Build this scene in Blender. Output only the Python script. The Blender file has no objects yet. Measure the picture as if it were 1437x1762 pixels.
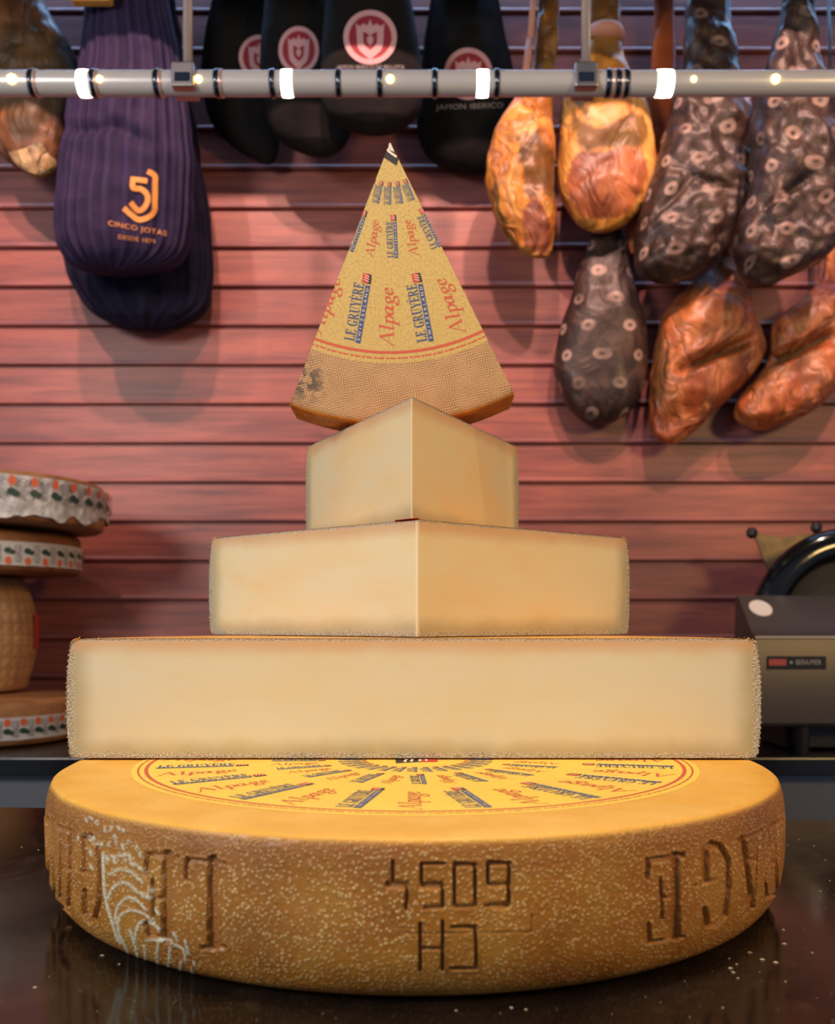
import bpy, math, random
import numpy as np
from mathutils import Vector, Matrix, noise
from mathutils.bvhtree import BVHTree

random.seed(7); RNG = np.random.default_rng(7)
S = bpy.context.scene
COL = S.collection
PI = math.pi
R_ = math.radians
F, CX, HY, CZ = 1640.0, 718.5, 1070.0, 0.2108      # focal length in pixels, principal column, horizon row, camera height

def P(px, py, d):
    "the point at depth d seen at photo pixel (px, py)"
    return Vector(((px - CX) * d / F, d, CZ + (HY - py) * d / F))

def lin(r, g, b):
    f = lambda c: (c / 255 / 12.92) if c / 255 <= 0.04045 else ((c / 255 + 0.055) / 1.055) ** 2.4
    return (f(r), f(g), f(b), 1.0)

# ------------------------------------------------------------------ node helper
class NT:
    def __init__(s, name):
        s.m = bpy.data.materials.new(name); s.m.use_nodes = True
        s.t = s.m.node_tree; s.t.nodes.clear()
        s.out = s.t.nodes.new('ShaderNodeOutputMaterial')
        s.b = s.t.nodes.new('ShaderNodeBsdfPrincipled')
        s.t.links.new(s.b.outputs[0], s.out.inputs[0])
    def set(s, sock, v):
        if isinstance(v, bpy.types.NodeSocket): s.t.links.new(v, sock)
        elif v is not None: sock.default_value = v
    def p(s, **k):
        for n, v in k.items(): s.set(s.b.inputs[n.replace('_', ' ')], v)
        return s
    def tex(s, kind='Object'):
        n = s.t.nodes.new('ShaderNodeTexCoord'); return n.outputs[kind]
    def mapping(s, v, sc=(1, 1, 1), rot=(0, 0, 0), loc=(0, 0, 0)):
        n = s.t.nodes.new('ShaderNodeMapping'); s.set(n.inputs[0], v)
        n.inputs['Scale'].default_value = sc; n.inputs['Rotation'].default_value = rot; n.inputs['Location'].default_value = loc
        return n.outputs[0]
    def noise(s, v, scale, detail=3, rough=.55, dist=0.0, col=False):
        n = s.t.nodes.new('ShaderNodeTexNoise'); s.set(n.inputs['Vector'], v)
        n.inputs['Scale'].default_value = scale; n.inputs['Detail'].default_value = detail
        n.inputs['Roughness'].default_value = rough; n.inputs['Distortion'].default_value = dist
        return n.outputs[1 if col else 0]
    def voro(s, v, scale, feature='F1', out=0):
        n = s.t.nodes.new('ShaderNodeTexVoronoi'); n.feature = feature; s.set(n.inputs['Vector'], v)
        n.inputs['Scale'].default_value = scale
        return n.outputs[out]
    def wave(s, v, scale, axis='X', dist=0.0):
        n = s.t.nodes.new('ShaderNodeTexWave'); s.set(n.inputs['Vector'], v); n.bands_direction = axis
        n.inputs['Scale'].default_value = scale; n.inputs['Distortion'].default_value = dist
        return n.outputs[1]
    def math(s, op, a, b=None, c=None, clamp=False):
        n = s.t.nodes.new('ShaderNodeMath'); n.operation = op; n.use_clamp = clamp
        s.set(n.inputs[0], a); s.set(n.inputs[1], b); s.set(n.inputs[2], c); return n.outputs[0]
    def vmath(s, op, a, b=None, out=0):
        n = s.t.nodes.new('ShaderNodeVectorMath'); n.operation = op
        s.set(n.inputs[0], a); s.set(n.inputs[1], b); return n.outputs[out]
    def mr(s, v, a, b, c=0.0, d=1.0, smooth=True):
        n = s.t.nodes.new('ShaderNodeMapRange'); n.interpolation_type = 'SMOOTHSTEP' if smooth else 'LINEAR'
        s.set(n.inputs[0], v); n.inputs[1].default_value = a; n.inputs[2].default_value = b
        n.inputs[3].default_value = c; n.inputs[4].default_value = d; return n.outputs[0]
    def ramp(s, v, stops, interp='LINEAR'):
        n = s.t.nodes.new('ShaderNodeValToRGB'); s.set(n.inputs[0], v); cr = n.color_ramp; cr.interpolation = interp
        while len(cr.elements) < len(stops): cr.elements.new(.5)
        for e, (p, c) in zip(cr.elements, stops): e.position = p; e.color = c
        return n.outputs[0]
    def mix(s, f, a, b, blend='MIX'):
        n = s.t.nodes.new('ShaderNodeMix'); n.data_type = 'RGBA'; n.blend_type = blend
        s.set(n.inputs[0], f); s.set(n.inputs[6], a); s.set(n.inputs[7], b); return n.outputs[2]
    def sep(s, v):
        n = s.t.nodes.new('ShaderNodeSeparateXYZ'); s.set(n.inputs[0], v); return n.outputs
    def comb(s, x, y, z):
        n = s.t.nodes.new('ShaderNodeCombineXYZ'); s.set(n.inputs[0], x); s.set(n.inputs[1], y); s.set(n.inputs[2], z); return n.outputs[0]
    def attr(s, name):
        n = s.t.nodes.new('ShaderNodeAttribute'); n.attribute_name = name; return n.outputs['Fac']
    def bump(s, h, strength=.5, dist=.002):
        n = s.t.nodes.new('ShaderNodeBump'); n.inputs['Strength'].default_value = strength
        n.inputs['Distance'].default_value = dist; s.set(n.inputs['Height'], h)
        s.t.links.new(n.outputs[0], s.b.inputs['Normal']); return s

def flat(name, rgb, rough=.5, metal=0.0, bump=None):
    n = NT(name); n.p(Base_Color=lin(*rgb), Roughness=rough, Metallic=metal)
    if bump: n.bump(n.noise(n.tex(), bump[0], 3), bump[1], bump[2])
    return n.m

# ------------------------------------------------------------------ object helpers
def mk(name, verts, faces, mat, parent=None, smooth=True, label=None, attrs=None, uv=None):
    me = bpy.data.meshes.new(name)
    me.from_pydata([tuple(v) for v in verts] if not isinstance(verts, np.ndarray) else verts.tolist(), [], faces)
    me.update()
    if smooth: me.polygons.foreach_set('use_smooth', [True] * len(me.polygons))
    for a, vals in (attrs or {}).items():
        at = me.attributes.new(a, 'FLOAT', 'POINT'); at.data.foreach_set('value', np.asarray(vals, dtype=np.float32))
    if uv is not None:
        ul = me.uv_layers.new(name='UVMap'); li = np.empty(len(me.loops), dtype=np.int32)
        me.loops.foreach_get('vertex_index', li); ul.data.foreach_set('uv', np.asarray(uv, dtype=np.float32)[li].ravel())
    if mat is not None: me.materials.append(mat)
    o = bpy.data.objects.new(name, me); COL.objects.link(o)
    if parent is not None: o.parent = parent
    if label: o['label'] = label
    return o

def thing(name, label, cat, loc=(0, 0, 0), rot=(0, 0, 0), group=None):
    o = bpy.data.objects.new(name, None); COL.objects.link(o); o.empty_display_size = .05
    o.location = loc; o.rotation_euler = rot; o['label'] = label; o['category'] = cat
    if group: o['group'] = group
    return o

def tag(o, label, cat, group=None, kind=None):
    o['label'] = label; o['category'] = cat
    if group: o['group'] = group
    if kind: o['kind'] = kind
    return o

class MB:
    def __init__(s): s.v = []; s.f = []
    def add(s, vs, fs):
        k = len(s.v); s.v += [Vector(v) for v in vs]; s.f += [tuple(i + k for i in f) for f in fs]; return s
    def box(s, x0, x1, y0, y1, z0, z1, bv=0.0):
        if bv <= 0:
            return s.add([(x, y, z) for z in (z0, z1) for y in (y0, y1) for x in (x0, x1)],
                         [(0, 2, 3, 1), (4, 5, 7, 6), (0, 1, 5, 4), (2, 6, 7, 3), (0, 4, 6, 2), (1, 3, 7, 5)])
        import bmesh
        bm = bmesh.new(); bmesh.ops.create_cube(bm, size=1)
        for v in bm.verts:
            v.co = Vector(((x0 + x1) / 2 + v.co.x * (x1 - x0), (y0 + y1) / 2 + v.co.y * (y1 - y0), (z0 + z1) / 2 + v.co.z * (z1 - z0)))
        bmesh.ops.bevel(bm, geom=bm.edges[:], offset=bv, segments=2, profile=.5, affect='EDGES')
        bm.verts.index_update()
        s.add([v.co.copy() for v in bm.verts], [tuple(v.index for v in f.verts) for f in bm.faces]); bm.free(); return s
    def tube(s, p0, p1, r0, r1=None, n=20, cap=True):
        r1 = r0 if r1 is None else r1; p0, p1 = Vector(p0), Vector(p1)
        q = (p1 - p0).to_track_quat('Z', 'Y'); k = len(s.v)
        for p, r in ((p0, r0), (p1, r1)):
            for i in range(n):
                s.v.append(p + q @ Vector((r * math.cos(2 * PI * i / n), r * math.sin(2 * PI * i / n), 0)))
        for i in range(n):
            j = (i + 1) % n; s.f.append((k + i, k + j, k + n + j, k + n + i))
        if cap: s.f.append(tuple(k + i for i in reversed(range(n)))); s.f.append(tuple(k + n + i for i in range(n)))
        return s
    def lathe(s, prof, n=32, c=(0, 0, 0), axis='Z'):
        "prof: (radius, height) from bottom to top; the ends are closed to the axis"
        k = len(s.v); m = len(prof); c = Vector(c)
        for i in range(n):
            a = 2 * PI * i / n
            for r, h in prof:
                v = Vector((r * math.cos(a), r * math.sin(a), h))
                if axis == 'Y': v = Vector((v.x, -v.z, v.y))
                if axis == 'X': v = Vector((v.z, v.x, v.y))
                s.v.append(c + v)
        for i in range(n):
            j = (i + 1) % n
            for t in range(m - 1): s.f.append((k + i * m + t, k + j * m + t, k + j * m + t + 1, k + i * m + t + 1))
        s.f.append(tuple(k + i * m for i in reversed(range(n)))); s.f.append(tuple(k + i * m + m - 1 for i in range(n)))
        return s
    def prism(s, pts, y0, y1):
        "closed outline of (x, z) points pushed from y0 to y1"
        n = len(pts); k = len(s.v)
        for y in (y0, y1): s.v += [Vector((x, y, z)) for x, z in pts]
        s.f.append(tuple(k + i for i in range(n))); s.f.append(tuple(k + n + i for i in reversed(range(n))))
        for i in range(n):
            j = (i + 1) % n; s.f.append((k + i, k + n + i, k + n + j, k + j))
        return s
    def build(s, name, mat, parent=None, smooth=False, label=None): 
        o = mk(name, s.v, s.f, mat, parent, smooth, label)
        if not smooth: pass
        return o

def auto_smooth(o, ang=35, weld=False):
    import bmesh
    me = o.data; bm = bmesh.new(); bm.from_mesh(me)
    bmesh.ops.remove_doubles(bm, verts=bm.verts[:], dist=1e-6)
    if weld: bmesh.ops.dissolve_limit(bm, angle_limit=R_(.3), verts=[v for v in bm.verts if math.hypot(v.co.x, v.co.y) < 1e-5], edges=[])
    bmesh.ops.recalc_face_normals(bm, faces=bm.faces[:])
    for f in bm.faces: f.smooth = True
    for e in bm.edges:
        e.smooth = not (len(e.link_faces) == 2 and e.calc_face_angle(0) > R_(ang))
    bm.to_mesh(me); bm.free(); return o

def catmull(pts, n):
    "smooth curve through pts (tuples of any length), n samples per span"
    pts = [np.array(p, float) for p in pts]; out = []
    ext = [2 * pts[0] - pts[1]] + pts + [2 * pts[-1] - pts[-2]]
    for i in range(1, len(ext) - 2):
        a, b, c, d = ext[i - 1:i + 3]
        for k in range(n):
            t = k / n
            out.append(.5 * (2 * b + (c - a) * t + (2 * a - 5 * b + 4 * c - d) * t * t + (3 * b - a - 3 * c + d) * t ** 3))
    out.append(pts[-1]); return out

def revolve(prof, th, closed=False):
    prof = np.asarray(prof); th = np.asarray(th); m, n = len(prof), len(th)
    v = np.empty((n, m, 3)); v[:, :, 0] = np.cos(th)[:, None] * prof[None, :, 0]; v[:, :, 1] = np.sin(th)[:, None] * prof[None, :, 0]
    v[:, :, 2] = prof[None, :, 1]
    f = []
    for i in range(n if closed else n - 1):
        j = (i + 1) % n
        for t in range(m - 1): f.append((i * m + t, j * m + t, j * m + t + 1, i * m + t + 1))
    return v.reshape(-1, 3), f

# ------------------------------------------------------------------ lettering (flat outlines)
def font_mesh(txt, size=1.0, spacing=1.0, shear=0.0):
    "2-D vertices and faces of a line of text in Blender's own font, left edge and base line at 0"
    cu = bpy.data.curves.new('t', 'FONT'); cu.body = txt; cu.size = size; cu.space_character = spacing; cu.shear = shear
    cu.resolution_u = 3; cu.fill_mode = 'FRONT'
    o = bpy.data.objects.new('t', cu); COL.objects.link(o)
    dg = bpy.context.evaluated_depsgraph_get(); me = bpy.data.meshes.new_from_object(o.evaluated_get(dg))
    v = np.array([(p.co.x, p.co.y) for p in me.vertices]); f = [tuple(p.vertices) for p in me.polygons]
    bpy.data.objects.remove(o); bpy.data.curves.remove(cu); bpy.data.meshes.remove(me)
    return v, f

def fit(vf, w, h):
    v, f = vf; lo, hi = v.min(0), v.max(0)
    return (v - lo) / (hi - lo) * np.array([w, h]), f

class Flat:
    "a heap of flat polygons"
    def __init__(s): s.v = []; s.f = []
    def poly(s, pts):
        k = len(s.v); s.v += [tuple(p) for p in pts]; s.f.append(tuple(range(k, k + len(pts)))); return s
    def rect(s, x0, y0, x1, y1): return s.poly([(x0, y0), (x1, y0), (x1, y1), (x0, y1)])
    def band(s, A, B):
        for i in range(len(A) - 1): s.poly([A[i], A[i + 1], B[i + 1], B[i]])
        return s
    def nib(s, pts, w, ang=35, n=6, smooth=True):
        q = catmull(pts, n) if smooth and len(pts) > 2 else [np.array(p, float) for p in pts]
        d = np.array([math.cos(R_(ang)), math.sin(R_(ang))]) * w / 2
        for a, b in zip(q[:-1], q[1:]):
            t = b - a; L = np.hypot(*t) or 1; nn = np.array([-t[1], t[0]]) / L * w * .16
            e = d + nn * (1 if np.dot(d, nn) >= 0 else -1)
            s.poly([a - e, b - e, b + e, a + e])
        return s
    def stroke(s, pts, w, n=6, smooth=True):
        q = catmull(pts, n) if smooth and len(pts) > 2 else [np.array(p, float) for p in pts]
        L, Rr = [], []
        for i, p in enumerate(q):
            t = q[min(i + 1, len(q) - 1)] - q[max(i - 1, 0)]; t = t / (np.hypot(*t) or 1)
            nn = np.array([-t[1], t[0]]) * w / 2; L.append(p + nn); Rr.append(p - nn)
        return s.band(L, Rr)
    def ring(s, r0, r1, a0, a1, n, c=(0, 0), sy=1.0):
        A = [(c[0] + r0 * math.cos(a0 + (a1 - a0) * i / n), c[1] + sy * r0 * math.sin(a0 + (a1 - a0) * i / n)) for i in range(n + 1)]
        B = [(c[0] + r1 * math.cos(a0 + (a1 - a0) * i / n), c[1] + sy * r1 * math.sin(a0 + (a1 - a0) * i / n)) for i in range(n + 1)]
        return s.band(A, B)
    def join(s, v, f):
        k = len(s.v); s.v += [tuple(p) for p in v]; s.f += [tuple(i + k for i in q) for q in f]; return s
    def arr(s): return np.array(s.v, float), s.f

def serif_caps():
    "condensed roman capitals L E G R U Y and E with a grave accent, height 1: name -> (Flat, width)"
    G = {}
    st, th = .17, .055
    def stem(g, x, y0=0, y1=1, w=st):
        g.rect(x, y0, x + w, y1)
        if y0 == 0: g.rect(x - .07, 0, x + w + .07, th)
        if y1 == 1: g.rect(x - .07, 1 - th, x + w + .07, 1)
    g = Flat(); stem(g, .08); g.rect(.1, 0, .58, th); g.poly([(.58, 0), (.58, .32), (.54, .32), (.42, th), (.42, 0)]); G['L'] = (g, .64)
    def E():
        g = Flat(); stem(g, .08); g.rect(.1, 0, .58, th); g.rect(.1, 1 - th, .56, 1); g.rect(.2, .49, .42, .49 + th)
        g.poly([(.58, 0), (.58, .28), (.55, .28), (.44, th), (.44, 0)]); g.poly([(.56, 1), (.56, .74), (.53, .74), (.42, 1 - th), (.42, 1)])
        g.rect(.40, .38, .44, .66); return g
    G['E'] = (E(), .64)
    g = E(); g.poly([(.14, 1.26), (.28, 1.26), (.38, 1.08), (.32, 1.08)]); G['È'] = (g, .64)
    g = Flat(); n = 22; A, B = [], []
    for i in range(n + 1):
        a = R_(48 + (312 - 48) * i / n)
        A.append((.36 + .33 * math.cos(a), .5 + .51 * math.sin(a))); B.append((.40 + .19 * math.cos(a), .5 + .455 * math.sin(a)))
    g.band(A, B); g.rect(.46, .08, .62, .42); g.rect(.38, .42 - th, .70, .42); g.poly([(.60, .99), (.60, .68), (.57, .68), (.5, .9)]); G['G'] = (g, .74)
    g = Flat(); stem(g, .08); g.rect(.2, 1 - th, .36, 1); g.rect(.2, .47, .36, .47 + th)
    A = [(.34 + .25 * math.cos(R_(90 - 180 * i / 12)), .735 + .265 * math.sin(R_(90 - 180 * i / 12))) for i in range(13)]
    B = [(.30 + .14 * math.cos(R_(90 - 180 * i / 12)), .735 + .215 * math.sin(R_(90 - 180 * i / 12))) for i in range(13)]
    g.band(A, B); g.poly([(.28, .5), (.44, .5), (.70, 0), (.52, 0)]); g.rect(.5, 0, .76, th); G['R'] = (g, .76)
    g = Flat(); g.rect(.08, .3, .08 + st, 1); g.rect(.01, 1 - th, .32, 1); g.rect(.52, .3, .58, 1); g.rect(.43, 1 - th, .67, 1)
    A = [(.33 - .25 * math.cos(PI * i / 12), .3 - .31 * math.sin(PI * i / 12)) for i in range(13)]
    B = [(.385 - .135 * math.cos(PI * i / 12), .3 - .25 * math.sin(PI * i / 12)) for i in range(13)]
    g.band(A, B); G['U'] = (g, .70)
    g = Flat(); g.rect(.26, 0, .26 + st, .45); g.rect(.18, 0, .52, th); g.poly([(.03, 1), (.21, 1), (.43, .42), (.28, .40)])
    g.poly([(.60, 1), (.66, 1), (.43, .45), (.38, .40)]); g.rect(-.03, 1 - th, .28, 1); g.rect(.5, 1 - th, .74, 1); G['Y'] = (g, .70)
    return G
CAPS = serif_caps()

def roman(txt, w, h):
    out = Flat(); x = 0
    for ch in txt:
        if ch == ' ': x += .32; continue
        g, adv = CAPS[ch]; v, f = g.arr(); v = v + np.array([x, 0]); out.join(v, f); x += adv
    v, f = out.arr(); v = v * np.array([w / x, h]); return v, f

def alpage(w):
    g = Flat(); W = .17
    N = lambda pts, k=1.0, sm=True: g.nib(pts, W * k, 20, 5, sm)
    N([(0, 0), (.95, 1.75)], .5, False); N([(.95, 1.75), (1.15, 0)], 1, False); N([(.35, .62), (1.08, .62)], .5, False)
    N([(-.2, 0), (.22, 0)], .5, False); N([(.88, 0), (1.42, 0)], .5, False)
    N([(1.78, 1.62), (2.0, 1.75), (1.72, .3), (1.78, 0), (2.02, .15)])
    N([(2.3, .85), (2.5, 1.0), (2.12, -.72)], 1, False); N([(1.92, -.72), (2.4, -.72)], .5, False)
    N([(2.42, .7), (2.7, 1.0), (2.97, .8), (2.9, .35), (2.6, 0), (2.33, .12)])
    N([(3.78, .85), (3.5, 1.0), (3.2, .65), (3.14, .2), (3.3, 0), (3.55, .2), (3.84, .9)]); N([(3.9, 1.0), (3.7, .25), (3.8, 0), (4.02, .18)])
    N([(4.55, 1.0), (4.3, .75), (4.36, .38), (4.6, .3), (4.82, .6), (4.76, .92), (4.55, 1.0)])
    N([(4.42, .32), (4.3, .1), (4.7, -.06), (4.85, -.32), (4.6, -.68), (4.2, -.62), (4.12, -.36), (4.42, -.1)]); N([(4.76, .92), (5.0, .98)], .7)
    N([(5.2, .48), (5.56, .6), (5.66, .88), (5.45, 1.0), (5.2, .75), (5.12, .35), (5.3, 0), (5.72, .28)])
    v, f = g.arr(); return v * np.array([w / 5.9, w / 5.9 * .80]), f

def label_print(R, phis_ok, emblem_rot, af=1.0):
    "the round printed label of a cheese of radius R, centre at 0: dict of Flats by ink"
    red, blue, white, black, flag = Flat(), Flat(), Flat(), Flat(), Flat()
    def put(dst, vf, phi, r_out, off):
        "reading from r_out towards the centre; off = sideways shift in the letters' up direction"
        v, f = vf; u = np.array([math.cos(phi), math.sin(phi)]); d = -u; up = np.array([-d[1], d[0]])
        q = u[None] * r_out + v[:, :1] * d[None] + (v[:, 1:] + off) * up[None]
        dst.join(q, f)
    def leg(phi, r0, r1, hgt, lite=False):
        w = (r0 - r1) * R; h = hgt * R
        put(blue, roman('LE GRUYÈRE', w, h), phi, r0 * R, .1 * h)
        b = Flat().rect(-.02 * w, -.60 * h, w * .97, -.12 * h); put(blue, b.arr(), phi, r0 * R, .1 * h)
        put(white, [fit(SWISS, w * .90, h * .27)[0] + np.array([.025 * w, -.495 * h]), SWISS[1]], phi, r0 * R, .1 * h)
        k = h * .95; fl = Flat().poly([(w * 1.0, -.62 * h), (w * 1.0 + k * .95, -.55 * h), (w + k * 1.05, -.1 * h), (w + k * .05, -.12 * h)])
        put(black, fl.arr(), phi, r0 * R, .1 * h)
        fl = Flat().poly([(w + k * .05, -.12 * h), (w + k * .02, -.3 * h), (w + k * .98, -.3 * h), (w + k * 1.0, .28 * h), (w + k * .1, .25 * h)]); put(flag, fl.arr(), phi, r0 * R, .1 * h)
        fl = Flat()
        for a in (.12, .36, .60): fl.stroke([(w + k * (a + .1), -.4 * h), (w + k * (a + .26), .12 * h)], h * .06, 2, False)
        put(white, fl.arr(), phi, r0 * R, .1 * h)
    for k in range(16):
        for off, fn in ((11.9, lambda p: leg(p, .722, .512, .037)), (0.5, lambda p: put(red, alpage(.213 * R), p, .727 * R, -.008 * R)),
                        (2.4, lambda p: leg(p, .412, .282, .0235)), (13.6, lambda p: put(red, alpage(.135 * R), p, .415 * R, -.006 * R)),
                        (-1.0, lambda p: leg(p, .222, .158, .0165)), (10.25, lambda p: leg(p, .222, .158, .0165))):
            a = (off + 22.5 * k + 180) % 360 - 180
            if phis_ok(a): fn(R_(-90 + a * (af if off in (11.9, 0.5) else 1.0)))
    lo, hi = (-100, 100)
    red.ring(.746 * R, .756 * R, R_(-90 + lo), R_(-90 + hi), 120)
    for i in range(190):                                        # the fine line of small print outside the red ring
        a = R_(-90 + lo + (hi - lo) * i / 190); red.ring(.769 * R, .7745 * R, a, a + R_((hi - lo) / 190 * (.55 + .2 * ((i * 7) % 3))), 1)
    c, s = math.cos(emblem_rot), math.sin(emblem_rot)
    rot = lambda pts: [(x * c - y * s, x * s + y * c) for x, y in pts]
    black.poly(rot([(-.075 * R, -.045 * R), (.0, -.045 * R), (.03 * R, .05 * R), (-.045 * R, .05 * R)]))
    flag.poly(rot([(.0, -.045 * R), (.045 * R, -.06 * R), (.085 * R, .04 * R), (.03 * R, .05 * R)]))
    for a in (-.045, -.025, -.0, .02): white.stroke(rot([(a * R, -.037 * R), ((a + .012) * R, -.005 * R), ((a + .035) * R, .03 * R)]), .008 * R, 3)
    return dict(red=red, blue=blue, black=black, flag=flag, white=white)
SWISS = font_mesh('SWITZERLAND', 1, 1.7)

# ------------------------------------------------------------------ materials
def m_wall():
    n = NT('red_brown_boards'); t = n.tex('Object'); x, y, z = n.sep(t)
    plank = n.math('FLOOR', n.math('MULTIPLY', n.math('SUBTRACT', z, WALL_Z0), 1 / PLANK))
    sh = n.comb(n.math('MULTIPLY_ADD', plank, 3.7, x), n.math('MULTIPLY', plank, 5.1), z)
    g = n.noise(n.mapping(sh, (1.3, 1, 22)), 2.2, 5, .6, .6)
    g2 = n.noise(n.mapping(sh, (2.2, 1, 12)), 1.6, 3, .5)
    fine = n.noise(n.mapping(sh, (7, 1, 190)), 3, 3, .6)
    c = n.ramp(g, [(.25, lin(108, 60, 58)), (.45, lin(140, 80, 74)), (.62, lin(164, 94, 82)), (.8, lin(130, 74, 70))])
    c = n.mix(n.mr(g2, .45, .72, 0, .6), c, lin(104, 62, 64)); c = n.mix(n.mr(fine, .5, .75, 0, .3), c, lin(84, 48, 48))
    return n.p(Base_Color=c, Roughness=.42).bump(fine, .15, .002).m

def m_granite():
    n = NT('black_granite'); t = n.tex()
    a = n.noise(t, 9, 6, .65, 1.5); b = n.noise(n.mapping(t, (1, 3, 1), (0, 0, .4)), 35, 4, .6)
    c = n.ramp(a, [(.3, lin(10, 8, 8)), (.55, lin(26, 20, 18)), (.75, lin(52, 40, 32))])
    c = n.mix(n.mr(b, .58, .78, 0, .6), c, lin(58, 47, 38))
    sp = n.voro(t, 260); c = n.mix(n.mr(sp, .07, .12, .5, 0), c, lin(110, 100, 90))
    return n.p(Base_Color=c, Roughness=n.mr(a, .3, .8, .10, .2), IOR=1.6).m

def m_wheel_rind():
    n = NT('pressed_amber_rind'); t = n.tex(); top, press, mould = n.attr('top'), n.attr('press'), n.attr('mould')
    big = n.noise(t, 14, 4, .6); mid = n.noise(t, 60, 3, .6)
    side = n.ramp(big, [(.3, lin(138, 84, 24)), (.5, lin(164, 108, 36)), (.7, lin(176, 130, 54))])
    side = n.mix(n.mr(mid, .5, .75, 0, .5), side, lin(150, 88, 34))
    sp = n.voro(n.mapping(t, (1, 1, 1)), 400); gate = n.mr(n.noise(t, 26, 3),   .30, .60, .35, 1)
    spk = n.math('MULTIPLY', n.mr(sp, .26, .46, 1, 0), n.math('MULTIPLY', gate, n.mr(n.noise(t, 230, 2), .35, .6, .2, 1)))
    spk = n.math('MULTIPLY', spk, n.math('SUBTRACT', 1.0, n.math('MULTIPLY', press, .85)))
    side = n.mix(n.math('MULTIPLY', spk, .85), side, lin(222, 190, 128))
    side = n.mix(n.math('MULTIPLY', press, .45), side, lin(146, 88, 40))
    m2 = n.math('MULTIPLY', mould, n.mr(n.noise(t, 420, 2), .3, .5, .35, 1))
    side = n.mix(m2, side, lin(206, 208, 184))
    rr = n.vmath('LENGTH', n.vmath('MULTIPLY', t, (1, 1, 0)), out=1)
    an = n.math('ARCTAN2', n.sep(t)[1], n.sep(t)[0])
    weave = n.noise(n.comb(n.math('MULTIPLY', an, 300), n.math('MULTIPLY', rr, 420), 0), 1, 2, .5)
    tp = n.mix(n.mr(n.noise(t, 20, 4), .35, .7), lin(228, 172, 70), lin(238, 187, 90))
    tp = n.mix(n.mr(weave, .45, .7, 0, .4), tp, lin(216, 154, 58))
    side = n.mix(n.mr(n.sep(t)[2], .066, .084, 0, .38), side, lin(132, 78, 28)); c = n.mix(top, side, tp)
    h = n.math('ADD', n.math('MULTIPLY', n.mr(sp, .1, .5, 1, 0), .8), n.noise(t, 260, 3, .6))
    h = n.math('ADD', n.math('MULTIPLY', h, n.math('SUBTRACT', 1.0, n.math('MULTIPLY', top, .8))), n.math('MULTIPLY', n.math('MULTIPLY', weave, top), .4))
    return n.p(Base_Color=c, Roughness=n.mr(mid, .3, .7, .36, .55)).bump(h, .55, .0012).m

def m_rind(name, topc, topc2, sidec, sidec2, h, R, weave=0.0):
    "rind of a cut piece: top and bottom one colour, the outer side another"
    n = NT(name); t = n.tex(); x, y, z = n.sep(t)
    rr = n.vmath('LENGTH', n.vmath('MULTIPLY', t, (1, 1, 0)), out=1)
    side = n.math('MULTIPLY', n.mr(rr, R - .012, R - .005), n.mr(z, h - .0008, h - .003))
    a = n.noise(t, 35, 4, .6); g = n.noise(t, 600, 2, .5)
    ca = n.mix(n.mr(a, .35, .65), lin(*topc), lin(*topc2)); cb = n.mix(n.mr(a, .35, .65), lin(*sidec), lin(*sidec2))
    c = n.mix(side, ca, cb)
    hh = g
    if weave:
        rot = n.mapping(t, (1, 1, 1), (0, 0, .55)); wx, wy, _ = n.sep(rot)
        d = n.noise(t, 60, 2, col=True); dx, dy, _ = n.sep(d)
        w = n.math('MULTIPLY', n.math('SINE', n.math('MULTIPLY_ADD', wx, weave, n.math('MULTIPLY', dx, 9))), n.math('SINE', n.math('MULTIPLY_ADD', wy, weave, n.math('MULTIPLY', dy, 9))))
        c = n.mix(n.math('MULTIPLY', n.mr(w, -.3, .6), n.mr(z, h - .004, h - .001, 0, .75)), c, lin(226, 188, 130))
        blot = n.vmath('LENGTH', n.vmath('SUBTRACT', t, (-.086, -.246, h)), out=1)
        blot = n.math('MULTIPLY', n.mr(blot, .006, .032, 1, 0), n.mr(n.noise(t, 110, 4, .7), .40, .56, 0, .9))
        c = n.mix(blot, c, lin(74, 62, 56)); hh = n.math('ADD', n.math('MULTIPLY', w, .5), g)
    else:
        c = n.mix(n.mr(g, .52, .7, 0, .45), c, lin(225, 205, 165))
    return n.p(Base_Color=c, Roughness=.5).bump(hh, .5, .001).m

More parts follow.
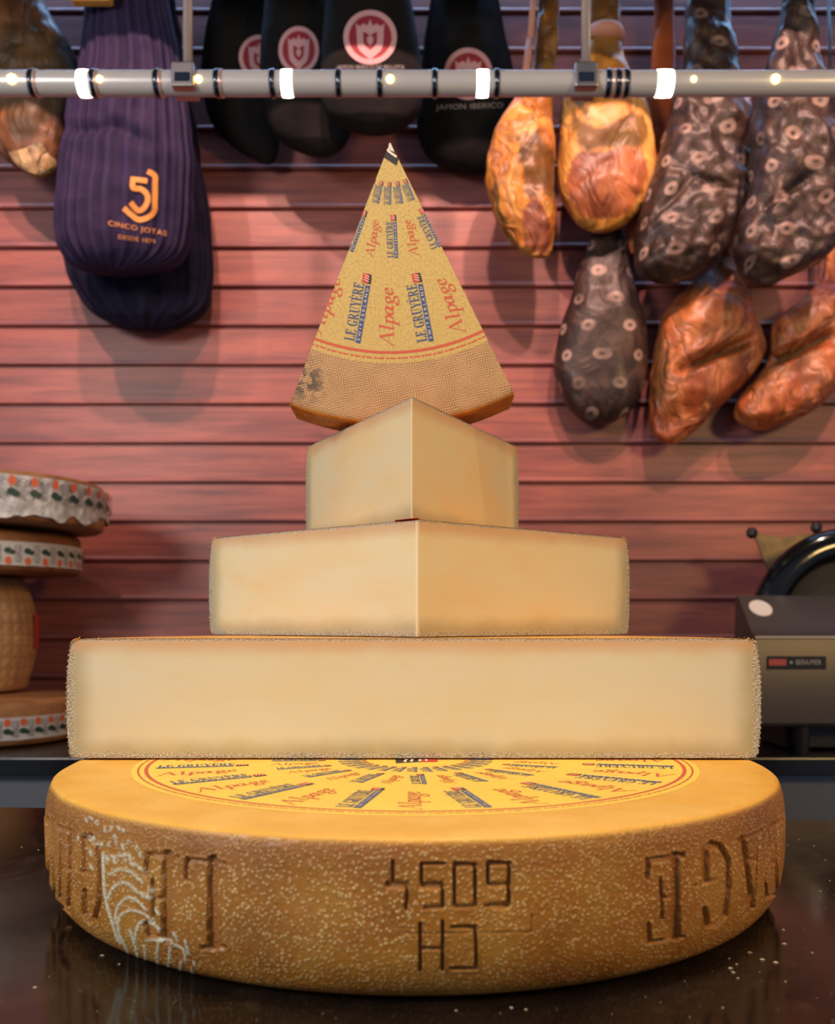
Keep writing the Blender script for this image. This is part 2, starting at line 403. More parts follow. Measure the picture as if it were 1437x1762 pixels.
def m_paste(name, h, R, tone=(228, 212, 172), tone2=(228, 206, 156), ridge=.6):
    n = NT(name); t = n.tex(); x, y, z = n.sep(t)
    rr = n.vmath('LENGTH', n.vmath('MULTIPLY', t, (1, 1, 0)), out=1)
    soft = n.math('MULTIPLY', n.math('SUBTRACT', n.noise(t, 22, 3), .5), .012)
    jig = n.math('MULTIPLY', n.math('SUBTRACT', n.noise(t, 300, 2), .5), .003)
    do = n.math('SUBTRACT', R, rr); dt = n.math('SUBTRACT', h, z)
    grain = n.noise(t, 700, 2, .7); grit = n.voro(t, 850)
    c = n.mix(n.mr(n.noise(n.mapping(t, (1, 1, 2.5)), 9, 3), .35, .7), lin(*tone), lin(*tone2))
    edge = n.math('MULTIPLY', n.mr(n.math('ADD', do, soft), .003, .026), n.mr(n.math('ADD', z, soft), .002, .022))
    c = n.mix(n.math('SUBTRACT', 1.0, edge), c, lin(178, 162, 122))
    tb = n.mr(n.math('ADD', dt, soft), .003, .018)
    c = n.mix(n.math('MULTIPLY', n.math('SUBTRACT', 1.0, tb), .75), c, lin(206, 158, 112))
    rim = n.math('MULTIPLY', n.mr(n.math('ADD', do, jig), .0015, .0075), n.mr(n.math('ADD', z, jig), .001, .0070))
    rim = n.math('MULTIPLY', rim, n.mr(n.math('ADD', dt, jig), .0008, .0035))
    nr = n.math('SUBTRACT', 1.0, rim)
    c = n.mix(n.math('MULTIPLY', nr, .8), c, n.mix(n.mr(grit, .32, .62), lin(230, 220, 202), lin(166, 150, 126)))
    pt = n.mr(n.voro(t, 42), .012, .02, .8, 0); c = n.mix(n.math('MULTIPLY', pt, n.mr(n.noise(t, 14, 1), .5, .55)), c, lin(250, 240, 215))
    c = n.mix(n.mr(rr, .0006, .0032, ridge, 0), c, lin(246, 232, 196))
    hb = n.math('MULTIPLY', nr, n.math('ADD', grain, n.math('MULTIPLY', grit, -1)))
    return n.p(Base_Color=c, Roughness=.42, Subsurface_Weight=.05, Subsurface_Radius=(.012, .008, .004), Subsurface_Scale=.6).bump(hb, .9, .0014).m

def m_paper_label(a, b):
    n = NT('printed_label'); t = n.tex(); g = n.noise(t, 420, 3, .6)
    c = n.mix(n.mr(g, .4, .68), lin(*a), lin(*b)); c = n.mix(n.mr(n.noise(t, 25, 3), .5, .75, 0, .35), c, lin(206, 176, 96))
    return n.p(Base_Color=c, Roughness=.55).bump(g, .35, .0008).m

def m_ham(name, cols, scale=14, rough=.42, dark=.8):
    n = NT(name); t = n.tex(); w = n.noise(t, 5, 3, col=True); tt = n.mapping(n.vmath('ADD', t, n.vmath('MULTIPLY', w, (.14, .10, .10))), (1, 1, .5), (0, .25, 0))
    a = n.noise(tt, scale, 5, .62, .8); b = n.noise(tt, scale * .7, 4, .6)
    k = len(cols); c = n.ramp(a, [(.30 + .4 * i / (k - 1), lin(*q)) for i, q in enumerate(cols)])
    dk = lin(*[int(v * .28) for v in cols[0]])
    c = n.mix(n.mr(b, .52, .68, 0, dark), c, dk)
    rdg = n.math('ABSOLUTE', n.math('SUBTRACT', n.noise(tt, scale * .9, 3, .5, 1.2), .5))
    c = n.mix(n.mr(rdg, .0, .075, dark * .55, 0), c, dk)
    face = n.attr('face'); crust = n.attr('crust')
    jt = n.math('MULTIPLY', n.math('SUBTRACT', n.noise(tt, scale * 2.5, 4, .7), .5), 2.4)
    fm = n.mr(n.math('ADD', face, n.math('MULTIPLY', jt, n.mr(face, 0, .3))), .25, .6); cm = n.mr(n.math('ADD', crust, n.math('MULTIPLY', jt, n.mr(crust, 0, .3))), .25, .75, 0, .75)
    c = n.mix(cm, c, n.mix(a, lin(34, 26, 12), lin(96, 70, 28)))  # one dark tone for real crust and for painted shade on shanks and creases
    c = n.mix(fm, c, n.mix(n.mr(n.noise(tt, scale * 1.3, 4, .6, 1.0), .38, .62), lin(118, 58, 30), lin(182, 106, 60)))
    hh = n.math('ADD', a, n.mr(rdg, 0, .09, -.35, 0))
    return n.p(Base_Color=c, Roughness=rough, Coat_Weight=.12, Coat_Roughness=.3).bump(hh, .6, .012).m

def m_wrap():
    n = NT('printed_dark_wrapping'); uv = n.tex('UV'); t = n.tex()
    u, v, _ = n.sep(uv); s = .066; row = n.math('FLOOR', n.math('DIVIDE', v, s))
    uu = n.math('ADD', n.math('DIVIDE', u, s), n.math('MULTIPLY', row, .38)); vv = n.math('DIVIDE', v, s)
    fx = n.math('SUBTRACT', n.math('FRACT', uu), .5); fy = n.math('SUBTRACT', n.math('FRACT', vv), .5)
    d = n.math('SQRT', n.math('ADD', n.math('MULTIPLY', fx, fx), n.math('MULTIPLY', fy, fy)))
    ring = n.math('MULTIPLY', n.mr(d, .23, .17), n.mr(d, .03, .10))
    cr = n.math('ABSOLUTE', n.math('SUBTRACT', n.noise(n.mapping(t, (1, 1, .7), (0, .5, 0)), 15, 4, .6, .8), .5)); cr = n.math('ADD', n.math('MULTIPLY', cr, 1.5), .32)
    c = n.ramp(cr, [(.33, lin(40, 25, 20)), (.5, lin(68, 46, 36)), (.75, lin(106, 78, 62))])
    c = n.mix(n.math('MULTIPLY', ring, n.mr(n.noise(t, 16, 2), .35, .65, .2, .75)), c, lin(176, 148, 134))
    return n.p(Base_Color=c, Roughness=.5, Coat_Weight=.12, Coat_Roughness=.25).bump(cr, .5, .012).m

def m_cloth(name, c0, c1, wave=0.0):
    n = NT(name); t = n.tex(); uv = n.tex('UV'); a = n.noise(t, 18, 4, .6)
    c = n.mix(n.mr(a, .35, .7), lin(*c0), lin(*c1))
    h = n.noise(t, 500, 2)
    if wave:
        u, v, _ = n.sep(uv); w = n.math('SINE', n.math('MULTIPLY', u, wave)); h = n.math('ADD', n.math('MULTIPLY', w, .8), n.math('MULTIPLY', a, 1.2))
        c = n.mix(n.mr(w, .2, .9, 0, .28), c, lin(*[min(255, int(q * 1.35) + 8) for q in c1]))
    return n.p(Base_Color=c, Roughness=.8, Specular_IOR_Level=.2).bump(h, .5, .004).m

def m_emit(name, rgb, k):
    n = NT(name); n.p(Base_Color=(1, 1, 1, 1), Emission_Color=lin(*rgb), Emission_Strength=k); return n.m

def m_steel(name, rgb, rough, stretch=(1, 1, 60)):
    n = NT(name); g = n.noise(n.mapping(n.tex(), stretch), 30, 3)
    return n.p(Base_Color=n.mix(g, lin(*rgb), lin(*[int(v * .8) for v in rgb])), Metallic=1.0, Roughness=n.mr(g, .3, .7, rough, rough + .12)).m

def m_old_rind(name, a, b, net=0.0):
    n = NT(name); t = n.tex(); g = n.noise(t, 22, 5, .65); c = n.mix(n.mr(g, .35, .68), lin(*a), lin(*b)); h = g
    if net:
        x, y, z = n.sep(t); an = n.math('ARCTAN2', y, x)
        w = n.math('MAXIMUM', n.math('SINE', n.math('MULTIPLY', an, 34)), n.math('SINE', n.math('MULTIPLY', z, 260)))
        c = n.mix(n.mr(w, .9, 1.0, 0, .5), c, lin(120, 80, 50)); h = n.math('ADD', n.math('MULTIPLY', w, -.2), g)
    return n.p(Base_Color=c, Roughness=.55).bump(h, .5, .006).m

def m_paper():
    n = NT('crinkled_white_paper'); t = n.tex(); g = n.noise(t, 30, 4, .65, 1.0)
    return n.p(Base_Color=n.mix(n.mr(g, .3, .7), lin(190, 180, 176), lin(226, 218, 212)), Roughness=.5).bump(g, .7, .012).m

# ------------------------------------------------------------------ the room
WALL_Y = 2.30
PLANK = 67.4 * WALL_Y / F
WALL_Z0 = CZ + (HY - 1169) * WALL_Y / F - 14 * PLANK
def build_room():
    prof = []; z = WALL_Z0; g = .0075; dp = .012
    while z < 2.9:
        prof += [(0, z + g * .45), (-.0022, z + g * .75), (-.0022, z + g * 1.3), (0, z + g * 1.8), (0, z + PLANK - g * .75), (dp, z + PLANK - g * .5), (dp, z + PLANK + g * .2)]
        z += PLANK
    v, f = [], []
    xs = (-2.6, 2.6)
    for x in xs: v += [(x, WALL_Y + dy, zz) for dy, zz in prof]
    n = len(prof)
    for i in range(n - 1): f.append((i, n + i, n + i + 1, i + 1))
    k = len(v); v += [(x, WALL_Y + .05, zz) for x in xs for zz in (prof[0][1], prof[-1][1])]
    f += [(k, k + 1, k + 3, k + 2)]
    o = mk('wall_back', v, f, m_wall(), smooth=False); o['kind'] = 'structure'
    zt = prof[-1][1]
    o = MB().box(-2.6, 2.6, -1.6, 2.36, WALL_Z0 - .05, WALL_Z0).build('floor', flat('floor_tile', (90, 84, 78), .5, bump=(20, .1, .01))); o['kind'] = 'structure'
    o = MB().box(-2.6, 2.6, -1.6, 2.36, zt, zt + .05).build('ceiling', flat('ceiling_paint', (150, 146, 142), .8)); o['kind'] = 'structure'
    # unseen board added above the view to shade the upper wall and ham tops
    o = MB().box(-2.6, 2.6, 1.84, 1.86, 1.545, zt).build('shade_board_1', flat('shade_board_paint', (70, 62, 60), .6)); o['kind'] = 'structure'
    return zt
CEIL = build_room()

# counters
def build_counters():
    yl, yr = 1.087, 1.016
    slope = (yr - yl) / .90
    yb = lambda x: 1.05 + slope * x
    x0, x1, y0 = -.95, .95, -.45
    t = thing('counter', 'dark polished stone counter under the tower of cheeses', 'counter', (0, .3, 0))
    def loc(v): return (v[0], v[1] - .3, v[2])
    mb = MB()
    e = .004
    vs = [(x0, y0, -.03), (x1, y0, -.03), (x1, yb(x1), -.03), (x0, yb(x0), -.03),
          (x0, y0, -e), (x1, y0, -e), (x1, yb(x1), -e), (x0, yb(x0), -e),
          (x0 + e, y0 + e, 0), (x1 - e, y0 + e, 0), (x1 - e, yb(x1) - e, 0), (x0 + e, yb(x0) - e, 0)]
    fs = [(3, 2, 1, 0), (0, 1, 5, 4), (1, 2, 6, 5), (2, 3, 7, 6), (3, 0, 4, 7), (4, 5, 9, 8), (5, 6, 10, 9), (6, 7, 11, 10), (7, 4, 8, 11), (8, 9, 10, 11)]
    mb.add([loc(v) for v in vs], fs).build('countertop', m_granite(), t)
    MB().box(-.92, .92, -.4 - .3, .96 - .3, WALL_Z0, -.03).build('cabinet', flat('cabinet_dark', (30, 28, 28), .5), t)
    zb = CZ - .2426
    t = thing('back_counter', 'long back counter with black slab edge and steel front along the board wall', 'counter', (0, 2.0, 0))
    MB().box(-1.6, 1.6, 1.70 - 2, WALL_Y - .004 - 2, zb - .032, zb, .0025).build('slab', flat('black_slab', (16, 15, 15), .22, bump=(80, .05, .002)), t)
    MB().box(-1.58, 1.58, 1.73 - 2, WALL_Y - .01 - 2, WALL_Z0, zb - .032).build('front_panel', flat('panel_steel', (112, 114, 120), .42, .45), t)
    return zb
ZB = build_counters()

# ------------------------------------------------------------------ bottom cheese wheel
def crop3(pts): return [(50 + x / 2.874, 1380 + y / 2.874) for x, y in pts]
def crop4(pts): return [(500 + x / 2.874, 1380 + y / 2.874) for x, y in pts]
def crop5(pts): return [(950 + x / 2.951, 1380 + y / 2.951) for x, y in pts]

LETTERS = []
def ST(pts, w, d=1.0): LETTERS.append((pts, w / 2, d))
# the turned LE and the start of the next word, at the left
ST([(367, 1482), (367, 1630)], 18); ST([(322, 1480), (387, 1487)], 6); ST([(322, 1482), (321, 1516)], 6); ST([(348, 1632), (387, 1632)], 9)
ST([(288, 1474), (288, 1618)], 19); ST([(250, 1471), (306, 1479)], 7); ST([(253, 1474), (250, 1506)], 8); ST([(263, 1518), (265, 1586)], 7); ST([(264, 1548), (284, 1548)], 5)
ST([(252, 1590), (256, 1610), (292, 1620)], 9)
ST([(143, 1444), (144, 1500)], 8); ST([(134, 1500), (156, 1506)], 4); ST([(145, 1441), (158, 1440), (168, 1456), (172, 1500), (171, 1550), (165, 1580), (156, 1588), (147, 1572), (145, 1535)], 9)
ST([(119, 1432), (120, 1560)], 7); ST([(98, 1422), (126, 1436)], 4); ST([(103, 1424), (104, 1545)], 6); ST([(104, 1490), (118, 1500)], 4); ST([(90, 1480), (96, 1560)], 4)
ST([(82, 1410), (84, 1530)], 4); ST([(90, 1545), (122, 1574)], 3)
# the turned number in the middle
ST(crop4([(505, 300), (505, 412)]), 7, .8); ST(crop4([(475, 415), (585, 413)]), 7, .8); ST(crop4([(578, 413), (572, 530)]), 7, .8)
ST(crop4([(760, 312), (646, 312), (646, 415), (755, 415), (752, 520), (668, 522)]), 6.5)
ST(crop4([(812, 314), (915, 314), (915, 520), (812, 520), (812, 314)]), 7)
ST(crop4([(978, 405), (978, 308), (1082, 308), (1082, 518), (968, 518)]), 7); ST(crop4([(978, 410), (1082, 410)]), 5)
ST(crop4([(643, 605), (643, 832)]), 6); ST(crop4([(752, 600), (752, 832)]), 6); ST(crop4([(643, 728), (752, 728)]), 6)
ST(crop4([(800, 625), (917, 625), (917, 826), (795, 826)]), 6.5); ST(crop4([(565, 655), (1190, 648), (1195, 560)]), 2.5, .35)
# the turned EGAP... at the right
ST([(1163, 1475), (1163, 1615)], 15); ST([(1114, 1482), (1176, 1473)], 7); ST([(1117, 1484), (1116, 1510)], 9); ST([(1138, 1517), (1140, 1582)], 6); ST([(1138, 1547), (1160, 1545)], 5)
ST([(1117, 1592), (1118, 1622)], 7); ST([(1116, 1624), (1176, 1613)], 6)
ST([(1213, 1466), (1213, 1516)], 14); ST([(1195, 1526), (1236, 1515)], 4); ST([(1212, 1464), (1224, 1454), (1240, 1458), (1252, 1480), (1254, 1530), (1248, 1575), (1232, 1594), (1217, 1594), (1212, 1566)], 10)
ST([(1278, 1446), (1294, 1562)], 10); ST([(1307, 1436), (1297, 1560)], 4); ST([(1286, 1482), (1304, 1478)], 4); ST([(1270, 1449), (1312, 1431)], 4)
ST([(1338, 1420), (1336, 1540)], 6); ST([(1326, 1428), (1346, 1412)], 3); ST([(1334, 1482), (1322, 1492), (1317, 1520), (1320, 1548), (1334, 1538)], 5)
MOULD = []
def MO(pts, w=4.0): MOULD.append((crop3(pts), w / 2, 1.0))
for pts in ([(370, 260), (372, 400), (382, 500), (412, 600), (455, 705)], [(388, 485), (420, 425), (480, 405), (535, 450), (592, 470)], [(428, 605), (437, 530), (480, 482), (530, 490), (580, 540)],
            [(400, 362), (450, 335), (500, 350), (560, 400)], [(492, 750), (445, 640), (455, 565), (520, 542), (600, 580), (645, 640)], [(545, 795), (525, 700), (540, 615), (575, 590)], [(500, 310), (535, 322), (562, 345)],
            [(380, 280), (440, 272), (490, 262), (502, 290)], [(580, 690), (650, 690), (720, 708), (768, 740), (772, 790)], [(640, 700), (632, 760), (642, 825)], [(700, 722), (690, 835)], [(752, 795), (748, 855)],
            [(775, 690), (790, 755)], [(570, 715), (582, 812)], [(500, 640), (548, 790)], [(815, 795), (822, 815)], [(718, 650), (735, 690)], [(600, 600), (650, 632)], [(390, 520), (440, 690)], [(620, 520), (645, 560)],
            [(560, 470), (600, 480)], [(805, 830), (815, 865)]): MO(pts)
for x, y in ((240, 178), (268, 168), (300, 176), (330, 195), (365, 208), (400, 206), (430, 190), (490, 200), (460, 212), (280, 88), (300, 80), (330, 104), (340, 98), (378, 130), (408, 128), (440, 128), (462, 142), (425, 170), (470, 280), (530, 225), (545, 260), (300, 245), (390, 290), (420, 280), (600, 440), (300, 320)):
    MO([(x, y), (x + random.uniform(-6, 14), y + random.uniform(8, 26))], 4.5)

def stroke_mask(px, py, strokes, soft=1.6):
    out = np.zeros(len(px))
    for pts, hw, dpt in strokes:
        q = catmull(pts, 5) if len(pts) > 3 and strokes is MOULD else [np.array(p, float) for p in pts]
        q = np.array(q); lo, hi = q.min(0) - hw - 3, q.max(0) + hw + 3
        idx = np.where((px > lo[0]) & (px < hi[0]) & (py > lo[1]) & (py < hi[1]))[0]
        if not len(idx): continue
        X = np.stack([px[idx], py[idx]], 1); d = np.full(len(idx), 1e9)
        for a, b in zip(q[:-1], q[1:]):
            ab = b - a; t = np.clip(((X - a) @ ab) / max(ab @ ab, 1e-9), 0, 1)
            d = np.minimum(d, np.hypot(*(X - a - t[:, None] * ab).T))
        m = np.clip((hw + soft / 2 - d) / soft, 0, 1); m = m * m * (3 - 2 * m) * dpt
        out[idx] = np.maximum(out[idx], m)
    return out

D0, RW, HW = .801, .290, .0938
INK = dict(red=flat('red_ink', (204, 90, 66), .6), blue=flat('blue_ink', (64, 84, 128), .6), white=flat('white_ink', (236, 222, 200), .6),
           black=flat('black_ink', (52, 44, 46), .6), flag=flat('red_flag_ink', (206, 64, 58), .6))
def zof(vv, ff):
    "a hair's breadth between overlapping pen strokes"
    z = np.zeros(len(vv))
    for i, f in enumerate(ff): z[list(f)] = i % 12
    return z
def put_label(parent, R, z, prints, label_mat, sector=None, rim=.79, what='printed paper label'):
    """label disc and its lettering on a cheese (children of parent); sector cuts it to a wedge"""
    import bmesh
    a0, a1 = (0, 2 * PI) if sector is None else sector
    n = 128 if sector is None else 40
    v, f = revolve([(.0004, z), (R * .4, z), (R * rim * .985, z), (R * rim, z - .0003)], np.linspace(a0, a1, n + (0 if sector is None else 1), endpoint=sector is not None), sector is None)
    lab = mk('label', v, f, label_mat, parent, True, what)
    k = .00012
    for name in ('red', 'blue', 'black', 'flag', 'white'):
        vv, ff = prints[name].arr(); zz = z + k; k += .00006
        o = mk({'red': 'red_lettering', 'blue': 'blue_lettering', 'black': 'black_emblem', 'flag': 'red_emblem', 'white': 'white_lettering'}[name],
               [(x, y, zz + 4e-6 * zi) for (x, y), zi in zip(vv, zof(vv, ff))], ff, INK[name], lab, False, {'red': 'red italic lettering and rings', 'blue': 'blue capital lettering', 'white': 'white lettering on the blue bars'}.get(name))
        if sector is not None:
            bm = bmesh.new(); bm.from_mesh(o.data)
            for a, sgn in ((a0, -1), (a1, 1)):
                nrm = Vector((-math.sin(a), math.cos(a), 0)) * sgn
                bmesh.ops.bisect_plane(bm, geom=bm.verts[:] + bm.edges[:] + bm.faces[:], plane_co=(0, 0, zz), plane_no=nrm, clear_outer=True, dist=1e-7)
            bm.to_mesh(o.data); bm.free()
    return lab

def build_wheel():
    t = thing('whole_cheese', 'whole amber cheese wheel with pressed lettering, lying lowest under the tower', 'cheese', (-.0017, D0, .0006))
    side = catmull([(.280, HW), (.2838, HW - .0010), (.2866, HW - .0045), (.2888, HW - .016), (.290, .052), (.2893, .036), (.2865, .022), (.280, .0095), (.272, .0028), (.264, .0003)], 18)
    prof = [(.0005, HW), (.08, HW), (.16, HW), (.21, HW), (.25, HW), (.27, HW)] + [tuple(p) for p in side] + [(.25, 0), (.12, 0), (.0005, 0)]
    prof = np.array(prof); nt = 6
    front = np.linspace(R_(-90 - 98), R_(-90 + 98), 1400); back = np.linspace(R_(-90 + 98), R_(270 - 98), 50)[1:-1]
    th = np.concatenate([front, back]); v, f = revolve(prof, th, True)
    m = len(prof); n = len(th)
    w = v + np.array([-.0017, D0, 0])
    px = CX + F * w[:, 0] / w[:, 1]; py = HY + F * (CZ - w[:, 2]) / w[:, 1]
    j = np.tile(np.arange(m), n); ti = np.repeat(th, m)
    ok = (j >= nt) & (np.sin(ti) < .12)
    press = np.zeros(n * m); mould = np.zeros(n * m)
    press[ok] = stroke_mask(px[ok], py[ok], LETTERS); mould[ok] = stroke_mask(px[ok], py[ok], MOULD, 2.4)
    ring = stroke_mask(px[ok], py[ok], [(p, h + 2.5, d) for p, h, d in LETTERS], 4.0)
    rad = np.hypot(v[:, 0], v[:, 1]); lump = np.array([noise.noise(Vector((p[0] * 22, p[1] * 22, p[2] * 22))) for p in v]) * .0011
    sidew = np.clip((rad - .274) / .01, 0, 1) * np.clip(v[:, 2] / .01, 0, 1)
    dr = -press * .0030 + lump * sidew; dr[ok] += (ring - press[ok]).clip(0) * .0006 + mould[ok] * .0005
    s = (rad + dr) / rad; v[:, 0] *= s; v[:, 1] *= s
    top = np.where(j < nt + 24, 1.0, np.clip(1 - (j - nt - 24) / 14, 0, 1)) * (v[:, 2] > .03)
    mk('rind', v, f, m_wheel_rind(), t, True, None, dict(press=press, mould=mould, top=top))
    pr = label_print(RW, lambda a: abs(a) < 92, R_(20))
    put_label(t, RW, HW + .0004, pr, m_paper_label((252, 212, 92), (246, 202, 82)), None, .79, 'yellow printed paper label')
    return t
build_wheel()

# ------------------------------------------------------------------ cut cheeses
def build_cut(name, label, loc, R, h, a0, a1, bulge, rindm, pastem, rot=(0, 0, 0), dome=0.0, crumbs=160, top_r=None, seed=1, low=None):
    """sector of a cheese between angles a0 and a1: a paste solid with its cut faces, and the rind shell around it"""
    rg = random.Random(seed)
    t = thing(name, label, 'cheese', loc, rot)
    tr = R - .0045 if top_r is None else top_r
    outer = catmull([(tr - .006, h - dome - .0004), (tr - .001, h - dome - .002), (tr + .0018, h - dome - .007), (R + bulge * .6, h * .72), (R + bulge, h * .5), (R + bulge * .7, h * .25), (R + (-.0008 if low is None else low), .008), (R - .003, .0018), (R - .009, 0)], 5)
    prof = [(.0004, h), (R * .3, h - dome * .15), (R * .6, h - dome * .5), (R * .85, h - dome * .85)] + [tuple(p) for p in outer] + [(R * .7, 0), (R * .35, 0), (0, 0)]
    prof[0] = (0, h); prof = np.array(prof); n = max(24, int((a1 - a0) / R_(2.2)))
    th = np.linspace(a0, a1, n + 1); v, f = revolve(prof, th); m = len(prof)
    # crumbly torn edge: the rind shell ends a touch irregularly
    vv = v.copy().reshape(n + 1, m, 3)
    for i in (0, n):
        ang = th[i]; nrm = np.array([-math.sin(ang), math.cos(ang), 0]) * (-1 if i == 0 else 1)
        for k in range(m): vv[i, k] += nrm * rg.uniform(-.0003, .0003)
    v = vv.reshape(-1, 3).tolist(); f = list(f)
    # crumbs standing along the cut edges
    for i in (0, n):
        ang = th[i]; nrm = np.array([-math.sin(ang), math.cos(ang), 0]) * (-1 if i == 0 else 1)
        for c in range(crumbs):
            if rg.random() < .55: r_, z_ = prof[4 + rg.randrange(len(outer))]; big = 1.0
            else: r_ = rg.uniform(.05, 1) * R; z_ = 0.0 if rg.random() < .6 else h - dome * (r_ / R); big = .6
            z_ += rg.uniform(-.001, .001); p = np.array([math.cos(ang) * r_, math.sin(ang) * r_, z_])
            if z_ < .0012: p[2] = .0012
            s = rg.uniform(.0004, .0011) * big
            out = np.array([math.cos(ang), math.sin(ang), 0]) * (1 if z_ > .003 and r_ > R * .95 else 0)
            if rg.random() < .05: s *= 1.7
            k = len(v); dirs = [rg.uniform(.5, 1.2) for _ in range(4)]
            p = p + out * s * .2
            u = np.array([math.cos(ang), math.sin(ang), 0]); zz = np.array([0, 0, 1.0])
            v += [(p + u * s * dirs[0]).tolist(), (p - u * s * .7 + zz * s * dirs[1]).tolist(), (p - u * s * .6 - zz * s * dirs[2] * .8).tolist(), (p + nrm * s * dirs[3]).tolist(), (p - nrm * s * .5).tolist()]
            f += [(k, k + 1, k + 3), (k + 1, k + 2, k + 3), (k + 2, k, k + 3), (k + 1, k, k + 4), (k + 2, k + 1, k + 4), (k, k + 2, k + 4)]
    mk('rind', v, f, rindm, t, True, 'grainy rind')
    # paste
    pin = prof.copy(); pin[:, 0] = pin[:, 0] - .0003 * (pin[:, 0] > .01); pin[:, 1] = np.clip(pin[:, 1], .0003, None) - .0003 * (pin[:, 1] > h * .6)
    v, f = revolve(pin, th); f = list(f)
    if abs((a1 - a0) - PI) < 1e-6:
        f.append(tuple(range(m - 1)) [1:] + tuple([m - 1]) + tuple(n * m + k for k in reversed(range(1, m - 1))) + (0,))
    else:
        f.append(tuple(range(m))); f.append(tuple(n * m + k for k in reversed(range(m))))
    o = mk('paste', v, f, pastem, t, False, 'pale yellow cut face')
    auto_smooth(o, 25)
    return t

Z2 = HW + .0022
H2, R2 = .1008, .2906
build_cut('half_cheese', 'half cheese wheel with a long flat cut face, lying on the whole wheel', (-.0032, D0 + .0005, Z2), R2, H2, 0, PI, .0016,
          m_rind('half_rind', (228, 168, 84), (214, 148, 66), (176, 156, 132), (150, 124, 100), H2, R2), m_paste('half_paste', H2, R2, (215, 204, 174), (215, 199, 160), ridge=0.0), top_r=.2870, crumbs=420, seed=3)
Z3 = Z2 + H2 + .0006
H3, R3, D3 = .1027, .289, .832
aL, aR = R_(50.1), R_(51.0)
build_cut('cheese_wedge', 'wide quarter wedge with its corner to the front, lying on the half wheel', (.0, D3, Z3), R3, H3, PI / 2 - aR, PI / 2 + aL, .0014,
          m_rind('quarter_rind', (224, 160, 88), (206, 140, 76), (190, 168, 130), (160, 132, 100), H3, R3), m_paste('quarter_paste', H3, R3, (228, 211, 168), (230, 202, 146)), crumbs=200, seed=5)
Z4 = Z3 + H3 + .0006
H4, R4, D4 = .1131, .278, .86
build_cut('cheese_wedge', 'narrow tall wedge between the wide wedge and the standing labelled wedge', (-.005, D4, Z4), R4, H4, PI / 2 - R_(26.1), PI / 2 + R_(26.6), .001,
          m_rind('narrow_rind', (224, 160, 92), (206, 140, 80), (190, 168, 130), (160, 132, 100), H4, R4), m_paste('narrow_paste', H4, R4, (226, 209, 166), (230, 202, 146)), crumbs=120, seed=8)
Z5 = Z4 + H4
H5, R5, D5 = .088, .2885, .982
b0, b1 = R_(-90 - 20.9), R_(-90 + 26.3)
tri = build_cut('cheese_wedge', 'upright wedge on top of the tower, its printed label facing front', (-.0284, D5 + H5, Z5 + R5 + .0025), R5, H5, b0, b1, .0018,
                m_rind('label_wedge_rind', (172, 128, 90), (152, 110, 76), (204, 130, 34), (166, 98, 24), H5, R5, 1900), m_paste('label_wedge_paste', H5, R5), (PI / 2, 0, 0), crumbs=110, top_r=R5 - .0006, seed=11, low=-.0015)
pr = label_print(R5, lambda a: -34 < a < 40, R_(75), .925)
put_label(tri, R5, H5 + .0004, pr, m_paper_label((212, 182, 112), (192, 160, 92)), (b0, b1), .79, 'yellow printed label with red ring')
mk('sticker', [(-.002, -.0075, H5 + .0010), (.0046, -.0105, H5 + .0010), (.0008, -.0012, H5 + .0010), (-.0006, -.001, H5 + .0010)], [(0, 1, 2, 3)], flat('tip_white', (225, 215, 200), .5), tri, False, 'small white mark at the tip')

# a red corner of label peeking out under the narrow wedge
v, f = revolve([(.0002, .0), (.0265, .0), (.0268, .0016), (.0002, .0018)], np.linspace(PI / 2 - R_(12), PI / 2 + aL * .99, 14))
wide = [o for o in COL.objects if o.get('label', '').startswith('wide quarter')][0]
mk('label', [(p[0], p[1] - .0012, p[2] + H3 - .0004) for p in v], f, flat('red_label_corner', (236, 84, 66), .5), wide, True, 'red corner of a label')

# crumbs on the counter
def crumbs():
    rg = random.Random(4); mb = MB()
    def flake(p, s, ang):
        c, q = math.cos(ang), math.sin(ang)
        pts = [(s, s * .12, .0003), (-s, s * .2, .0003), (-s * .8, -s * .25, .0003), (s * .9, -s * .2, .0003), (0, 0, .0003 + s * .5)]
        mb.add([(p[0] + x * c - y * q, p[1] + x * q + y * c, p[2] + z) for x, y, z in pts], [(3, 2, 1, 0), (0, 1, 4), (1, 2, 4), (2, 3, 4), (3, 0, 4)])
    for px, py, k in [(1257, 1667, 1.6), (1262, 1674, 1.3), (1290, 1640, 1.8), (1312, 1652, 1.8), (1335, 1657, 1.8), (1350, 1625, 1.8), (1255, 1650, 1), (1268, 1660, 1), (1270, 1684, 1), (1348, 1600, 1), (1349, 1601, 1), (1375, 1445, 1), (1401, 1456, 1), (1437 - 9, 1516, 1), (1412, 1534, 1), (1420, 1480, 1),
                      (1355, 1455, 1), (60, 1700, 1.4), (176, 1645, 1.6), (205, 1660, 1), (66, 1463, 1), (37, 1458, 1), (1398, 1640, 1), (1352, 1690, .9), (1244, 1735, .9), (880, 1735, 1.3), (905, 1738, 1), (785, 1740, 1)]:
        d = CZ * F / (py - HY); p = P(px, py, d); flake((p.x, p.y, 0.0), .0009 * k, rg.uniform(-.5, .5))
    for _ in range(140):
        px = rg.choice([rg.uniform(0, 330), rg.uniform(1180, 1437), rg.uniform(300, 1200)]); py = rg.uniform(1420, 1760)
        d = CZ * F / (py - HY); p = P(px, py, d)
        if math.hypot(p.x + .0017, p.y - D0) < .285: continue
        flake((p.x, p.y, 0.0), rg.uniform(.0002, .0005), rg.uniform(0, 3))
    o = mb.build('cheese_crumbs', flat('crumb', (226, 206, 170), .6)); tag(o, 'pale cheese crumbs scattered on the dark counter around the wheel', 'crumbs', None, 'stuff')
crumbs()

